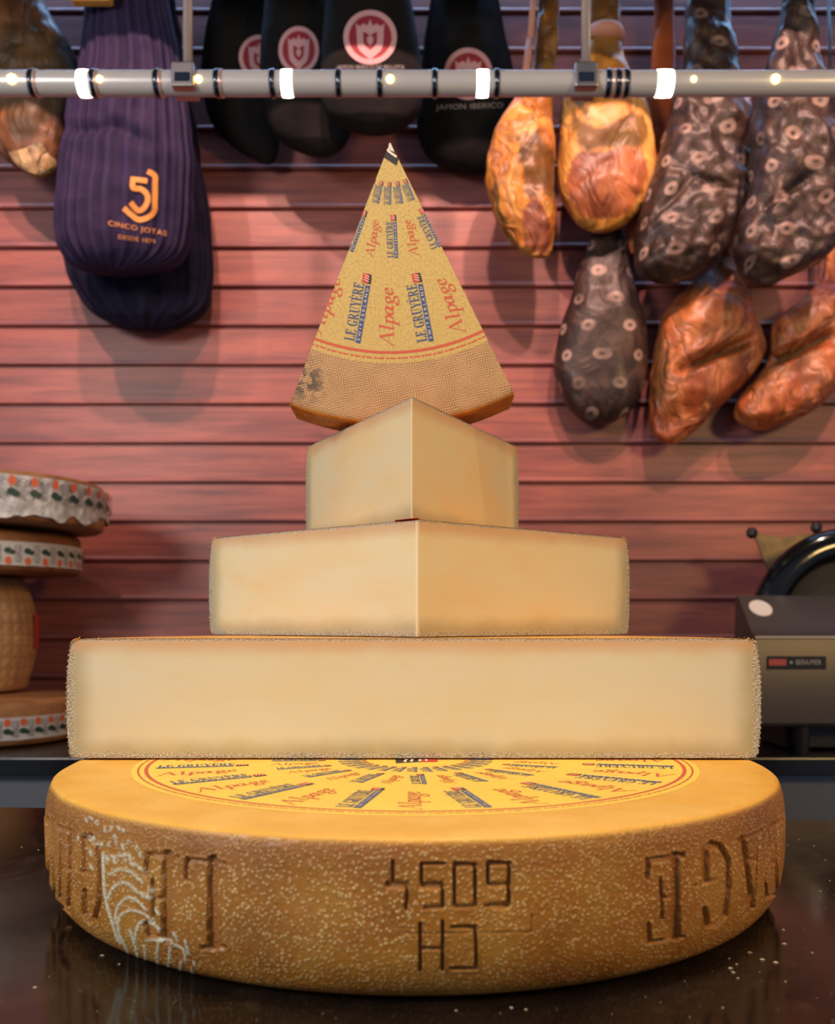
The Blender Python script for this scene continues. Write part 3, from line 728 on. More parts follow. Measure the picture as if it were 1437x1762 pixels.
# ------------------------------------------------------------------ hanging things: a body lofted through its outline
def inside(px, py, pg, soft):
    "1 well inside the outline pg, 0 well outside"
    pg = catmull(pg + [pg[0]], 4)[:-1]; n = len(pg); ins = np.zeros(len(px), bool); d = np.full(len(px), 1e9); X = np.stack([px, py], 1)
    for i in range(n):
        a, b = pg[i], pg[(i + 1) % n]; ab = b - a
        t = np.clip(((X - a) @ ab) / max(ab @ ab, 1e-9), 0, 1); d = np.minimum(d, np.hypot(*(X - a - t[:, None] * ab).T))
        c = ((a[1] > py) != (b[1] > py)) & (px < (b[0] - a[0]) * (py - a[1]) / ((b[1] - a[1]) or 1e-9) + a[0]); ins ^= c
    return np.clip(.5 + np.where(ins, d, -d) / (2 * soft), 0, 1)

def loft(name, rows, depth, thick, mat, parent=None, amp=.006, nscale=9, pleats=0, pamp=0, seg=112, nrow=110, seed=0, grooves=(), label=None, tmax=.11, off=None, face=None, crust=None):
    off = Vector(off or (0, 0, 0)); gw = .5
    ys = np.array([r[0] for r in rows], float); L = np.array([r[1] for r in rows], float); Rr = np.array([r[2] for r in rows], float)
    t = np.linspace(0, 1, nrow); t = t + .0 * t
    yy = ys[0] + (ys[-1] - ys[0]) * (1 - (1 - t) ** 1.35)
    cur = np.array(catmull(rows, 12)); o_ = np.argsort(cur[:, 0]); cur = cur[o_]
    xl = np.interp(yy, cur[:, 0], cur[:, 1]); xr = np.interp(yy, cur[:, 0], cur[:, 2])
    v, uv = [], []; k = depth / F
    per = PI * np.mean(xr - xl) * k * .8
    for i in range(nrow):
        a = max((xr[i] - xl[i]) / 2 * k, .0012); b = min(a * thick, tmax); cx = ((xr[i] + xl[i]) / 2 - CX) * k; z = CZ + (HY - yy[i]) * k
        for s in range(seg):
            th = 2 * PI * s / seg; c, q = math.cos(th), math.sin(th)
            e = .86; c2 = math.copysign(abs(c) ** e, c); q2 = math.copysign(abs(q) ** e, q)
            p = Vector((cx + a * c2, depth + b * q2, z)); n = Vector((c / max(a, .002), q / max(b, .002), 0)).normalized()
            d = (noise.fractal(p * nscale + Vector((seed * 3.1, 0, 0)), 1.0, 2.0, 3) * amp) * min(1, a / .03)
            d *= .35 + .65 * abs(q)
            if pleats: d += pamp * math.sin(pleats * th + 1.5 * noise.noise(Vector((0, seed, z * 4)))) * min(1, a / .04)
            for (x0, y0), (x1, y1), w, dp in grooves:
                if q < 0:
                    px = CX + F * p.x / p.y; py = HY - F * (p.z - CZ) / p.y
                    ab = np.array([x1 - x0, y1 - y0]); ap = np.array([px - x0, py - y0]); tt = min(1, max(0, ap @ ab / (ab @ ab)))
                    dist = np.hypot(*(ap - ab * tt)); d -= dp * max(0, 1 - dist / w) ** 1.5 * (1 - .5 * abs(2 * tt - 1))
            v.append(p + n * d - off); uv.append((s / seg * per, z) if mat is not M_WRAP else ((s / seg - .75) * PI * 1.5 * a, z))
    f = []
    for i in range(nrow - 1):
        for s in range(seg):
            j = (s + 1) % seg; f.append((i * seg + s, (i + 1) * seg + s, (i + 1) * seg + j, i * seg + j))
    f.append(tuple(range(seg))); f.append(tuple((nrow - 1) * seg + s for s in reversed(range(seg))))
    at = {}
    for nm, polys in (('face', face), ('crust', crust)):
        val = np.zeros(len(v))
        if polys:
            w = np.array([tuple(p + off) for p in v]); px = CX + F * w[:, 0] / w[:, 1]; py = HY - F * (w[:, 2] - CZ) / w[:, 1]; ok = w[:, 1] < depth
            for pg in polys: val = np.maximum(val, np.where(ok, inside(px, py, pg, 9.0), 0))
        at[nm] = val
    return mk(name, v, f, mat, parent, True, label, at, uv)


def surf(o, off=None):
    me = o.data; offv = Vector(off or (0, 0, 0))
    return BVHTree.FromPolygons([v.co + offv for v in me.vertices], [tuple(p.vertices) for p in me.polygons])
def decal(name, pts_px, faces, bvh, mat, parent, lift=.002, label=None, off=None):
    "printed marks laid on the surface of a bag"
    cam = Vector((0, 0, CZ)); out = []; offv = Vector(off or (0, 0, 0)); last = None
    for x, y in pts_px:
        d = P(x, y, 1.0) - cam; d.normalize(); h = bvh.ray_cast(cam, d)
        if h[0] is None: q = last if last is not None else P(x, y, 2.1)
        else: q = h[0] - d * lift; last = q
        out.append(q - offv)
    return mk(name, out, faces, mat, parent, False, label)

M_BLACK = m_cloth('black_bag_cloth', (13, 11, 12), (21, 18, 18))
M_NAVY = m_cloth('navy_pleated_cloth', (34, 28, 56), (48, 38, 68), 330.0)
M_NAVY2 = m_cloth('dark_navy_cloth', (14, 14, 36), (26, 22, 46), 200.0)
M_WRAP = m_wrap()
M_AMBER = m_ham('cured_amber', [(110, 60, 22), (196, 118, 40), (224, 162, 70), (150, 84, 32)], 13)
M_GOLD = m_ham('cured_golden', [(140, 82, 30), (210, 140, 56), (230, 172, 88), (170, 104, 44)], 10)
M_ROAST = m_ham('cured_brown', [(120, 54, 26), (164, 82, 38), (200, 124, 70), (136, 62, 30)], 13)
M_DARKHAM = m_ham('cured_dark', [(64, 40, 22), (100, 62, 32), (138, 88, 46), (80, 48, 28)], 9, .55)
M_ROPE = flat('cord_pink', (196, 140, 120), .8, bump=(200, .4, .002))
M_EMB_R = flat('emblem_red', (142, 34, 48), .7); M_EMB_P = flat('emblem_pale', (196, 150, 154), .7); M_STRIP = flat('strip_pale', (150, 140, 138), .7)
M_GOLDINK = flat('gold_thread', (222, 148, 66), .6)
HOOK = m_steel('hook_steel', (150, 150, 155), .3, (1, 1, 1))
ZBAR = P(0, -118, 2.17).z

def hang(name, label, cat, rows, depth, thick, mat, part, group=None, **k):
    x = (rows[0][1] + rows[0][2]) / 2; base = P(x, rows[-1][0], depth)
    t = thing(name, label, cat, base, group=group)
    o = loft(part, rows, depth, thick, mat, t, off=base, **k)
    top = P(x, rows[0][0] + 6, depth)
    MB().tube(top - base, Vector((top.x, min((2.04, 2.15, 2.235), key=lambda q: abs(q - top.y)), ZBAR - .0115)) - base, .004, n=10).build('hook', HOOK, t, True)
    return t, o, base

HG = 'hams hanging along the wall'; BG = 'black bagged hams'
rows_a = [(-70, 928, 962), (0, 925, 963), (60, 922, 962), (120, 913, 956), (172, 884, 950), (236, 847, 953), (300, 838, 955), (360, 846, 957), (401, 866, 956), (424, 884, 952), (442, 912, 942)]
rows_b = [(-70, 1008, 1070), (0, 1012, 1068), (50, 1012, 1068), (90, 1006, 1072), (130, 985, 1088), (172, 968, 1112), (240, 962, 1124), (300, 961, 1133), (335, 965, 1128), (362, 978, 1105), (385, 995, 1076), (398, 1020, 1050)]
rows_c = [(-70, 1128, 1158), (0, 1126, 1160), (110, 1122, 1162), (170, 1118, 1160), (230, 1108, 1165), (300, 1090, 1165), (360, 1080, 1150), (410, 1078, 1120), (436, 1086, 1098)]
rows_d = [(-70, 1185, 1245), (0, 1181, 1250), (60, 1178, 1258), (120, 1174, 1268), (170, 1160, 1288), (225, 1142, 1292), (270, 1134, 1304), (320, 1118, 1312), (356, 1105, 1304), (391, 1099, 1276), (426, 1096, 1252), (458, 1100, 1222), (478, 1116, 1192), (486, 1140, 1165)]
rows_e = [(-70, 1345, 1400), (0, 1343, 1404), (60, 1335, 1408), (120, 1320, 1418), (170, 1304, 1434), (250, 1298, 1454), (320, 1292, 1465), (370, 1280, 1458), (403, 1270, 1445), (438, 1266, 1428), (461, 1273, 1394), (480, 1287, 1350), (491, 1302, 1328)]
rows_f = [(374, 1032, 1056), (384, 1026, 1060), (398, 1018, 1068), (423, 1010, 1079), (466, 993, 1086), (509, 983, 1096), (552, 968, 1108), (595, 957, 1113), (638, 953, 1113), (672, 966, 1104), (702, 979, 1090), (720, 998, 1068), (729, 1018, 1045)]
rows_g = [(230, 1246, 1270), (380, 1246, 1268), (436, 1240, 1262), (466, 1216, 1268), (509, 1165, 1286), (543, 1141, 1297), (573, 1133, 1308), (603, 1127, 1312), (638, 1124, 1297), (680, 1120, 1262), (723, 1120, 1219), (750, 1128, 1188), (764, 1146, 1166)]
rows_h = [(230, 1420, 1442), (400, 1420, 1440), (470, 1416, 1436), (509, 1385, 1455), (552, 1334, 1466), (595, 1326, 1470), (625, 1318, 1462), (650, 1300, 1448), (680, 1276, 1430), (712, 1266, 1394), (730, 1276, 1350), (740, 1298, 1322)]
rows_j = [(-70, -60, 55), (0, -45, 76), (36, -40, 94), (73, -38, 118), (105, -35, 134), (135, -35, 133), (170, -32, 122), (215, -25, 114), (245, -12, 112), (270, 6, 109), (290, 32, 99), (302, 54, 85), (307, 66, 74)]

t, o, B = hang('cured_ham', 'narrow amber ham hanging right beside the black bagged hams', 'ham', rows_a, 2.12, .55, M_AMBER, 'meat', HG, amp=.014, nscale=13, seed=1,
               face=[[(908, 350), (922, 340), (940, 366), (948, 402), (944, 430), (926, 436), (906, 412), (898, 378)]], crust=[[(900, -75), (975, -75), (972, 60), (966, 150), (930, 160), (905, 150), (900, 60)], [(880, 236), (910, 226), (934, 238), (952, 270), (957, 320), (952, 380), (944, 340), (928, 318), (922, 345), (908, 336), (902, 296), (892, 262)], [(844, 300), (852, 300), (868, 380), (890, 425), (880, 428), (856, 380)]])  # first dark outline paints shade onto the upper shank
MB().tube(P(912, 70, 2.08) - B, P(905, 122, 2.06) - B, .008).tube(P(922, -40, 2.09) - B, P(912, 70, 2.08) - B, .007).build('cord', M_ROPE, t, True)
t, o, B = hang('cured_ham', 'broad golden ham with rounded end, right of the narrow amber ham', 'ham', rows_b, 2.165, .5, M_GOLD, 'meat', HG, amp=.011, nscale=10, seed=2,
               face=[[(994, 268), (1040, 260), (1096, 258), (1112, 296), (1098, 338), (1068, 370), (1022, 378), (984, 352), (974, 312)]], crust=[[(1000, -75), (1078, -75), (1078, 60), (1060, 92), (1020, 92), (1000, 60)], [(984, 172), (998, 205), (1040, 222), (1092, 196), (1110, 214), (1104, 252), (1050, 256), (1006, 252), (986, 230)], [(1012, 205), (1004, 172), (984, 172)]])  # first dark outline is painted shade on the shank above the rail
MB().lathe([(.0, -.012), (.042, -.012), (.046, 0), (.042, .012), (.0, .012)], 24, P(1040, 62, 2.165) - B).build('cord', M_ROPE, t, True)
hang('cured_ham', 'slim orange ham shank behind the bright lamp, half hidden by a printed wrapping', 'ham', rows_c, 2.235, .5, m_ham('cured_orange', [(176, 76, 30), (206, 98, 44), (220, 120, 60)], 8), 'meat', HG, amp=.006, seed=3, tmax=.04)
hang('wrapped_ham', 'ham in dark printed wrapping hanging in front of the slim orange shank', 'ham', rows_d, 2.125, .62, M_WRAP, 'wrapping', 'hams in printed wrapping', amp=.018, nscale=14, seed=4, tmax=.058, grooves=[((1195, 300), (1275, 328), 9, .02), ((1195, 300), (1125, 372), 9, .015)])
hang('wrapped_ham', 'ham in dark printed wrapping at the right edge, upper row', 'ham', rows_e, 2.015, .62, M_WRAP, 'wrapping', 'hams in printed wrapping', amp=.02, nscale=14, seed=9, tmax=.06, grooves=[((1315, 355), (1415, 285), 9, .02)])
hang('wrapped_ham', 'smooth dark printed ham hanging low beneath the broad golden ham', 'ham', rows_f, 2.235, .6, M_WRAP, 'wrapping', 'hams in printed wrapping', amp=.007, nscale=8, seed=6, tmax=.055)
hang('cured_ham', 'creased brown ham hanging low beneath the two printed wrapped hams', 'ham', rows_g, 2.215, .6, M_ROAST, 'meat', HG, amp=.016, nscale=11, seed=7, crust=[[(1120, 580), (1140, 560), (1150, 620), (1140, 690), (1124, 690)], [(1190, 626), (1230, 606), (1282, 590), (1284, 600), (1230, 622), (1190, 640)]], tmax=.07, grooves=[((1170, 634), (1292, 582), 17, .06)])  # second dark outline paints shade into the crease
hang('cured_ham', 'creased brown ham hanging low at the right edge', 'ham', rows_h, 2.215, .6, M_ROAST, 'meat', HG, amp=.016, nscale=11, seed=8, crust=[[(1335, 612), (1380, 596), (1425, 574), (1425, 586), (1380, 612), (1335, 626)]], tmax=.07, grooves=[((1322, 622), (1425, 576), 17, .06)])  # dark outline here is shade painted along the crease
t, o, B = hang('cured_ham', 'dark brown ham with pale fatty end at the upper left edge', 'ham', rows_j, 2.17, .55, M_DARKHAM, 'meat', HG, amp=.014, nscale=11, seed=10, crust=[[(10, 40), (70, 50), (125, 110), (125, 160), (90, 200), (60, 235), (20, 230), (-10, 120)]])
bv = surf(o, B); fl = Flat()
g = [(14, 262), (40, 256), (62, 246), (74, 250), (84, 266), (96, 276), (94, 292), (78, 300), (56, 298), (30, 284)]
c0 = np.mean(g, 0); ring_pts = catmull(g + [g[0]], 4); pts = []; fs = []
for s in np.linspace(.05, 1, 6):
    for p in ring_pts[:-1]: pts.append(c0 + (p - c0) * s)
m = len(ring_pts) - 1
for a in range(5):
    for b in range(m): fs.append((a * m + b, a * m + (b + 1) % m, (a + 1) * m + (b + 1) % m, (a + 1) * m + b))
fs.append(tuple(range(m)))
fc = decal('fat_cap', pts, fs, bv, m_ham('pale_fat', [(176, 130, 74), (226, 186, 130), (236, 200, 146)], 12, .4), t, .004, 'pale yellow fat', B)

# navy bags
rows_k2 = [(-70, 168, 300), (0, 165, 298), (115, 165, 318), (170, 160, 328), (250, 150, 341), (300, 145, 348), (340, 138, 354), (390, 125, 361), (430, 110, 366), (470, 117, 367), (500, 130, 363), (530, 150, 354), (550, 176, 328), (566, 222, 284)]
rows_k1 = [(-70, 150, 285), (0, 145, 290), (60, 143, 300), (115, 140, 312), (170, 126, 322), (204, 119, 326), (250, 110, 329), (300, 102, 331), (340, 98, 331), (390, 98, 329), (425, 103, 324), (448, 116, 308), (462, 136, 276), (468, 170, 230)]
t, o, B = hang('bagged_ham', 'ham in a darker navy bag behind the navy bag with gold emblem', 'ham', rows_k2, 2.225, .52, M_NAVY2, 'bag', 'navy bagged hams', amp=.014, nscale=9, pleats=15, pamp=.003, seed=12, tmax=.055)
t, o, B = hang('bagged_ham', 'ham in a pleated navy bag with gold emblem, hanging at upper left', 'ham', rows_k1, 2.05, .5, M_NAVY, 'bag', 'navy bagged hams', amp=.012, nscale=8, pleats=21, pamp=.0022, seed=13, tmax=.07, grooves=[((122, 222), (200, 214), 22, .022), ((200, 214), (268, 252), 22, .022)])
bv = surf(o, B)
z5 = lambda pts: [(170 + x / 10.264, 270 + y / 10.264) for x, y in pts]
fl = Flat()
fl.stroke(z5([(860, 250), (985, 330), (995, 500), (990, 800), (985, 940), (900, 1050), (720, 1110), (600, 1040), (440, 900)]), 9.5, 8)
fl.stroke(z5([(860, 425), (620, 395)]), 9, 4, False); fl.stroke(z5([(612, 350), (605, 540), (740, 565), (850, 660), (860, 780), (800, 900), (710, 950), (640, 900), (565, 800)]), 9.5, 8)
for txt, p0, p1, h in (('CINCO JOTAS', (165, 1235), (1200, 1425), 115), ('DESDE 1879', (345, 1445), (1000, 1535), 75)):
    v, f = fit(font_mesh(txt, 1, 1.1), 1, 1); a, b = np.array(p0, float), np.array(p1, float)
    q = [tuple(a + (b - a) * x + np.array([0, -h]) * y) for x, y in v]; fl.join(z5(q), f)
v, f = fl.arr(); decal('emblem', v, f, bv, M_GOLDINK, t, .0035, 'gold printed emblem and lettering', B)
MB().box(*(lambda a, b: (a.x - B.x, b.x - B.x, -.09, -.065, b.z - B.z, a.z - B.z))(P(132, -14, 2.0), P(200, 21, 2.0)), .004).build('tag', flat('golden_tag', (218, 156, 70), .4), t, False, 'golden tag')

# black bags with round emblems
def emblem(t, o, B, c, rx, ry, lean=0, strip=None):
    bv = surf(o, B); red, pale = Flat(), Flat(); q = lambda x, y: (c[0] + rx * x, c[1] - ry * y)
    A = Flat()
    for a, b in ((.0, .25), (.25, .5), (.5, .66), (.66, .82)): A.ring(a + .001, b, 0, 2 * PI, 36)
    v, f = A.arr(); decal('emblem', [q(*p) for p in v], f, bv, M_EMB_R, t, .0022, 'dark red round emblem', B)
    A = Flat().ring(.80, 1.0, 0, 2 * PI, 48)
    sh = [(-.52, .42), (-.5, .0), (-.44, -.4), (-.25, -.62), (0, -.82)]
    inn = [(-.26, .22), (-.26, -.02), (-.24, -.22), (-.14, -.36), (0, -.48)]
    A.band(catmull(sh, 3), catmull(inn, 3)); A.band(catmull([(-x, y) for x, y in sh], 3), catmull([(-x, y) for x, y in inn], 3))
    A.poly([(-.52, .40), (-.56, .52), (-.40, .40), (-.24, .5), (-.24, .2)]); A.poly([(.52, .40), (.56, .52), (.40, .40), (.24, .5), (.24, .2)])
    A.poly([(-.26, .2), (-.24, .5), (-.10, .42), (0, .66), (.10, .42), (.24, .5), (.26, .2), (.1, .14), (0, .04), (-.1, .14)])
    A.poly([(-.13, -.02), (0, .06), (.13, -.02), (.1, -.2), (0, -.3), (-.1, -.2)])
    v, f = A.arr(); decal('emblem_figure', [q(*p) for p in v], f, bv, M_EMB_P, t, .0034, 'pale shield and ring', B)
    if strip:
        x0, y0, x1, y1, h, txt = strip; v, f = fit(font_mesh(txt, 1, 1.05), 1, 1)
        decal('lettering', [(x0 + (x1 - x0) * x, y0 + (y1 - y0) * x - h * y) for x, y in v], f, bv, M_STRIP, t, .0028, 'pale lettering', B)

rows_1 = [(-70, 378, 470), (0, 366, 475), (60, 355, 480), (110, 348, 482), (150, 349, 482), (200, 359, 483), (235, 382, 481), (260, 413, 478), (274, 440, 473), (281, 452, 467)]
rows_2 = [(-70, 465, 560), (0, 456, 575), (60, 450, 588), (110, 448, 598), (160, 450, 605), (200, 459, 606), (235, 478, 600), (254, 504, 590), (265, 528, 574), (269, 542, 560)]
rows_3 = [(-70, 578, 690), (0, 562, 707), (60, 556, 718), (110, 553, 725), (160, 552, 728), (190, 558, 723), (208, 574, 709), (222, 602, 687), (231, 632, 660)]
rows_4 = [(-70, 758, 842), (0, 741, 858), (60, 731, 869), (110, 725, 881), (150, 722, 886), (200, 718, 889), (240, 721, 886), (268, 736, 874), (284, 760, 860), (295, 796, 842), (298, 812, 828)]
t, o, B = hang('bagged_ham', 'leftmost black bagged ham, its red emblem half covered by the next bag', 'ham', rows_1, 2.238, .6, M_BLACK, 'bag', BG, amp=.006, seed=21, tmax=.040)
emblem(t, o, B, (446, 98), 35, 38)
t, o, B = hang('bagged_ham', 'black bagged ham with a turned red emblem, second from the left of the black row', 'ham', rows_2, 2.15, .6, M_BLACK, 'bag', BG, amp=.006, seed=22, tmax=.038)
emblem(t, o, B, (514, 86), 35, 41)
t, o, B = hang('bagged_ham', 'black bagged ham whose whole round red emblem shows above the rail', 'ham', rows_3, 2.06, .55, M_BLACK, 'bag', BG, amp=.005, seed=23, tmax=.044)
emblem(t, o, B, (637, 64), 46, 47, 0, (580, 121, 696, 121, 9, 'JAMON IBERICO DE BELLOTA'))
t, o, B = hang('bagged_ham', 'black bagged ham with pale lettering below the rail, rightmost of the black row', 'ham', rows_4, 2.235, .5, M_BLACK, 'bag', BG, amp=.005, seed=24, tmax=.08)
emblem(t, o, B, (806, 127), 42, 45, 0, (750, 192, 866, 188, 12, 'JAMON IBERICO'))

# bar that carries the hooks (just above the picture)
t = thing('hanging_rack', 'long steel rack above the hams that carries their hooks', 'rack', (0, 2.14, ZBAR))
for y in (2.04, 2.15, 2.235): auto_smooth(MB().tube((-1.5, y - 2.14, 0), (1.5, y - 2.14, 0), .012).build('bar', HOOK, t, True))
for x in (-1.45, -.5, .5, 1.45): MB().box(x - .01, x + .01, 1.99 - 2.14, WALL_Y - .001 - 2.14, .012, .03).build('bracket', HOOK, t)

# ------------------------------------------------------------------ lamp rail
def build_rail():
    d = 1.5; z = P(0, 144, d).z; r = .0188; X = lambda px: (px - CX) * d / F
    t = thing('lamp_rail', 'shiny horizontal tube rail with small glowing lamps in front of the hams', 'lamp', (0, d, z))
    chrome = flat('rail_frosted', (206, 202, 200), .3, .2); ringm = flat('ring_chrome', (90, 96, 108), .15, 1.0)
    o = MB().tube((-1.35, 0, 0), (1.35, 0, 0), r, n=40).build('tube', chrome, t, True); auto_smooth(o)
    for px in (58, 163, 272, 375, 470, 583, 654, 748, 854, 1045, 1062, 1076):
        o = MB().lathe([(r, -.004), (r + .0016, -.004), (r + .0026, 0), (r + .0016, .004), (r, .004)], 40, (X(px), 0, 0), 'X').build('ring', ringm, t, True)
    pk = flat('collar_pale', (214, 184, 176), .25, .5)
    for px in (64, 169, 278, 381, 1053, 1069): MB().lathe([(r, -.0035), (r + .0014, -.0035), (r + .0016, .0035), (r, .0035)], 40, (X(px), 0, 0), 'X').build('collar', pk, t, True)
    cl = m_steel('clamp_steel', (200, 186, 180), .3, (1, 1, 1)); rod = flat('rod_steel', (190, 176, 170), .4, .6)
    for px in (320, 1005):
        c = MB().box(X(px) - .018, X(px) + .018, -.0245, .022, -.017, .022, .003).build('clamp', cl, t)
        MB().tube((X(px) + .003, 0, .02), (X(px) + .003, 0, CEIL - z), .0075, n=16).build('rod', rod, t, True)
        MB().box(X(px) - .012, X(px) + .012, -.026, -.022, -.010, .004, .001).build('screw_plate', ringm, c)
    hot = m_emit('lamp_white', (255, 238, 214), 14); warm = m_emit('lamp_yellow', (255, 206, 110), 6)
    for px, w in ((146, .015), (495, .0155), (830, .0165), (1142, .023)):
        o = MB().lathe([(.0, -w), (r * .55, -w * .97), (r * .85, -w * .8), (r + .0006, -w * .5), (r + .0012, 0), (r + .0006, w * .5), (r * .85, w * .8), (r * .55, w * .97), (.0, w)], 32, (X(px), 0, 0), 'X').build('bulb', hot, t, True)
        o['label'] = 'glowing white bulb'
    for px, s in ((29, .008), (178, .0055), (346, .006), (672, .0065), (1188, .005), (1327, .0075)):
        o = MB().lathe([(.0, -s), (s * .7, -s * .7), (s, 0), (s * .7, s * .7), (.0, s)], 16, (X(px), -r + .001, -.003), 'X').build('bulb', warm, t, True)
        o['label'] = 'small yellow bulb'
build_rail()

# ------------------------------------------------------------------ cheeses at the left
def cyl_pt(r, a, z): return (r * math.cos(a), r * math.sin(a), z)
ORANGE = flat('band_orange', (228, 100, 48), .5); GREEN = flat('band_green', (34, 66, 52), .5); GREY = flat('band_grey', (120, 112, 112), .5)
ASI = fit(font_mesh('ASIAGO', 1, 1.1), 1, 1)
def old_wheel(label, loc, R, h, band, flip, mat, paper=False, tilt=(0, 0, 0), seed=0, step=.155):
    t = thing('banded_cheese', label, 'cheese', loc, tilt, 'banded cheese wheels at the left')
    prof = catmull([(R * .9, 0), (R - .006, .003), (R, .014), (R + .002, h * .5), (R, h - .014), (R - .006, h - .003), (R * .9, h)], 5)
    v, f = revolve([(.0005, 0)] + [tuple(p) for p in prof] + [(.0005, h)], np.linspace(0, 2 * PI, 97)[:-1], True)
    mk('rind', v, f, mat, t, True)
    z0, z1 = band; A0, A1 = R_(-175), R_(60); n = 150; rows = 9; vs = []
    zl, zh = [], []
    for i in range(n + 1):
        a = A0 + (A1 - A0) * i / n
        lo = z0 - (.030 * max(0, min(1, .5 + 2.2 * noise.noise(Vector((a * 2.3, seed * 1.7, 2.0))))) if paper else 0) + .004 * noise.noise(Vector((a * 7, seed, 0))) * (3 if paper else .4)
        lo = max(lo, .002); zl.append(lo); zh.append(z1)
        for k in range(rows):
            z = lo + (z1 - lo) * k / (rows - 1)
            w = .0035 + (abs(noise.fractal(Vector((a * 9, z * 60, seed)), 1, 2, 3)) * .010 if paper else 0)
            if z > h - .014: w -= (z - (h - .014)) ** 2 * 18
            vs.append(cyl_pt(R + w, a, z))
    fs = [(i * rows + k, (i + 1) * rows + k, (i + 1) * rows + k + 1, i * rows + k + 1) for i in range(n) for k in range(rows - 1)]
    bd = mk('paper_band', vs, fs, M_PAPER if paper else M_BAND, t, True, 'white printed paper band')
    hb = z1 - z0; orn, grn, gry = MB(), MB(), MB(); rr = R + (.0135 if paper else .0048)
    def patch(mb, a, z, sa, sz, n=14):
        mb.add([cyl_pt(rr, a + sa * math.cos(2 * PI * i / n), z + sz * math.sin(2 * PI * i / n)) for i in range(n)], [tuple(range(n))])
    a = A0 + .05; k = 0
    while a < A1 - .05:
        zo, zg = (z0 + .78 * hb, z0 + .40 * hb) if not flip else (z0 + .20 * hb, z0 + .62 * hb)
        patch(orn, a, zo, .006 / R, .0085 * hb / .05); patch(grn, a, zg,   .0075 / R, .0065 * hb / .05); patch(grn, a + .008 / R, zg - .003, .0055 / R, .005 * hb / .05)
        v, f = ASI; w = hb * .74; hh = .0135
        gry.add([cyl_pt(rr, a + step * .5 + (-(y - .5) * hh) / R, z0 + hb * .12 + x * w) for x, y in v], f)
        a += step; k += 1
    for nm, mb, m_, lb in (('orange_dots', orn, ORANGE, 'orange printed dots'), ('green_marks', grn, GREEN, 'green printed marks'), ('lettering', gry, GREY, 'grey printed lettering')):
        mb.build(nm, m_, bd, False, lb)
    return t
M_PAPER = m_paper(); M_BAND = flat('paper_band_white', (206, 198, 192), .55, bump=(60, .2, .004))
RA = m_old_rind('tan_rind', (176, 120, 72), (150, 96, 56)); RB_ = m_old_rind('brown_rind', (150, 92, 48), (118, 68, 36))
zA = ZB; hA = .088
old_wheel('tan cheese wheel with printed band lying lowest of the left stack, on the back counter', (-.912, 1.985, zA + .0005), .2, hA, (.014, .058), False, RA, seed=2, step=.150)
zBar = zA + hA + .001; hBar = .253
def barrel():
    t = thing('barrel_cheese', 'tall tan barrel-shaped cheese in the left stack, under two banded wheels', 'cheese', (-.972, 2.085, zBar))
    prof = catmull([(.06, 0), (.1, .004), (.113, .02), (.129, .09), (.131, .13), (.124, .19), (.106, hBar - .012), (.09, hBar - .002), (.05, hBar)], 6)
    v, f = revolve([(.0005, 0)] + [tuple(p) for p in prof] + [(.0005, hBar)], np.linspace(0, 2 * PI, 81)[:-1], True)
    mk('rind', v, f, m_old_rind('netted_rind', (196, 150, 100), (172, 124, 80), 1), t, True)
    vs = []; n = 12
    for i in range(n + 1):
        a = R_(1) + R_(34) * i / n
        for k in range(7):
            z = .095 + .075 * k / 6; vs.append(cyl_pt(.1325 + .001 * (1 - ((z - .13) / .06) ** 2), a, z))
    fs = [(i * 7 + k, (i + 1) * 7 + k, (i + 1) * 7 + k + 1, i * 7 + k + 1) for i in range(n) for k in range(6)]
    mk('sticker', vs, fs, flat('sticker_red', (206, 62, 46), .4), t, True, 'red sticker')
barrel()
zC = zBar + hBar + .001; hC = .086
old_wheel('brown cheese wheel with upside-down printed band, resting on the barrel-shaped cheese', (-.936, 2.05, zC), .2, hC, (.012, .060), True, RB_, seed=4, step=.19)
zD = zC + hC + .0085; hD = .098
old_wheel('cheese wheel in crinkled white printed paper, topmost of the left stack', (-.868, 2.0, zD), .2, hD, (.030, hD - .012), False, RA, True, (R_(-1.0), R_(1.5), 0), 6, .19)

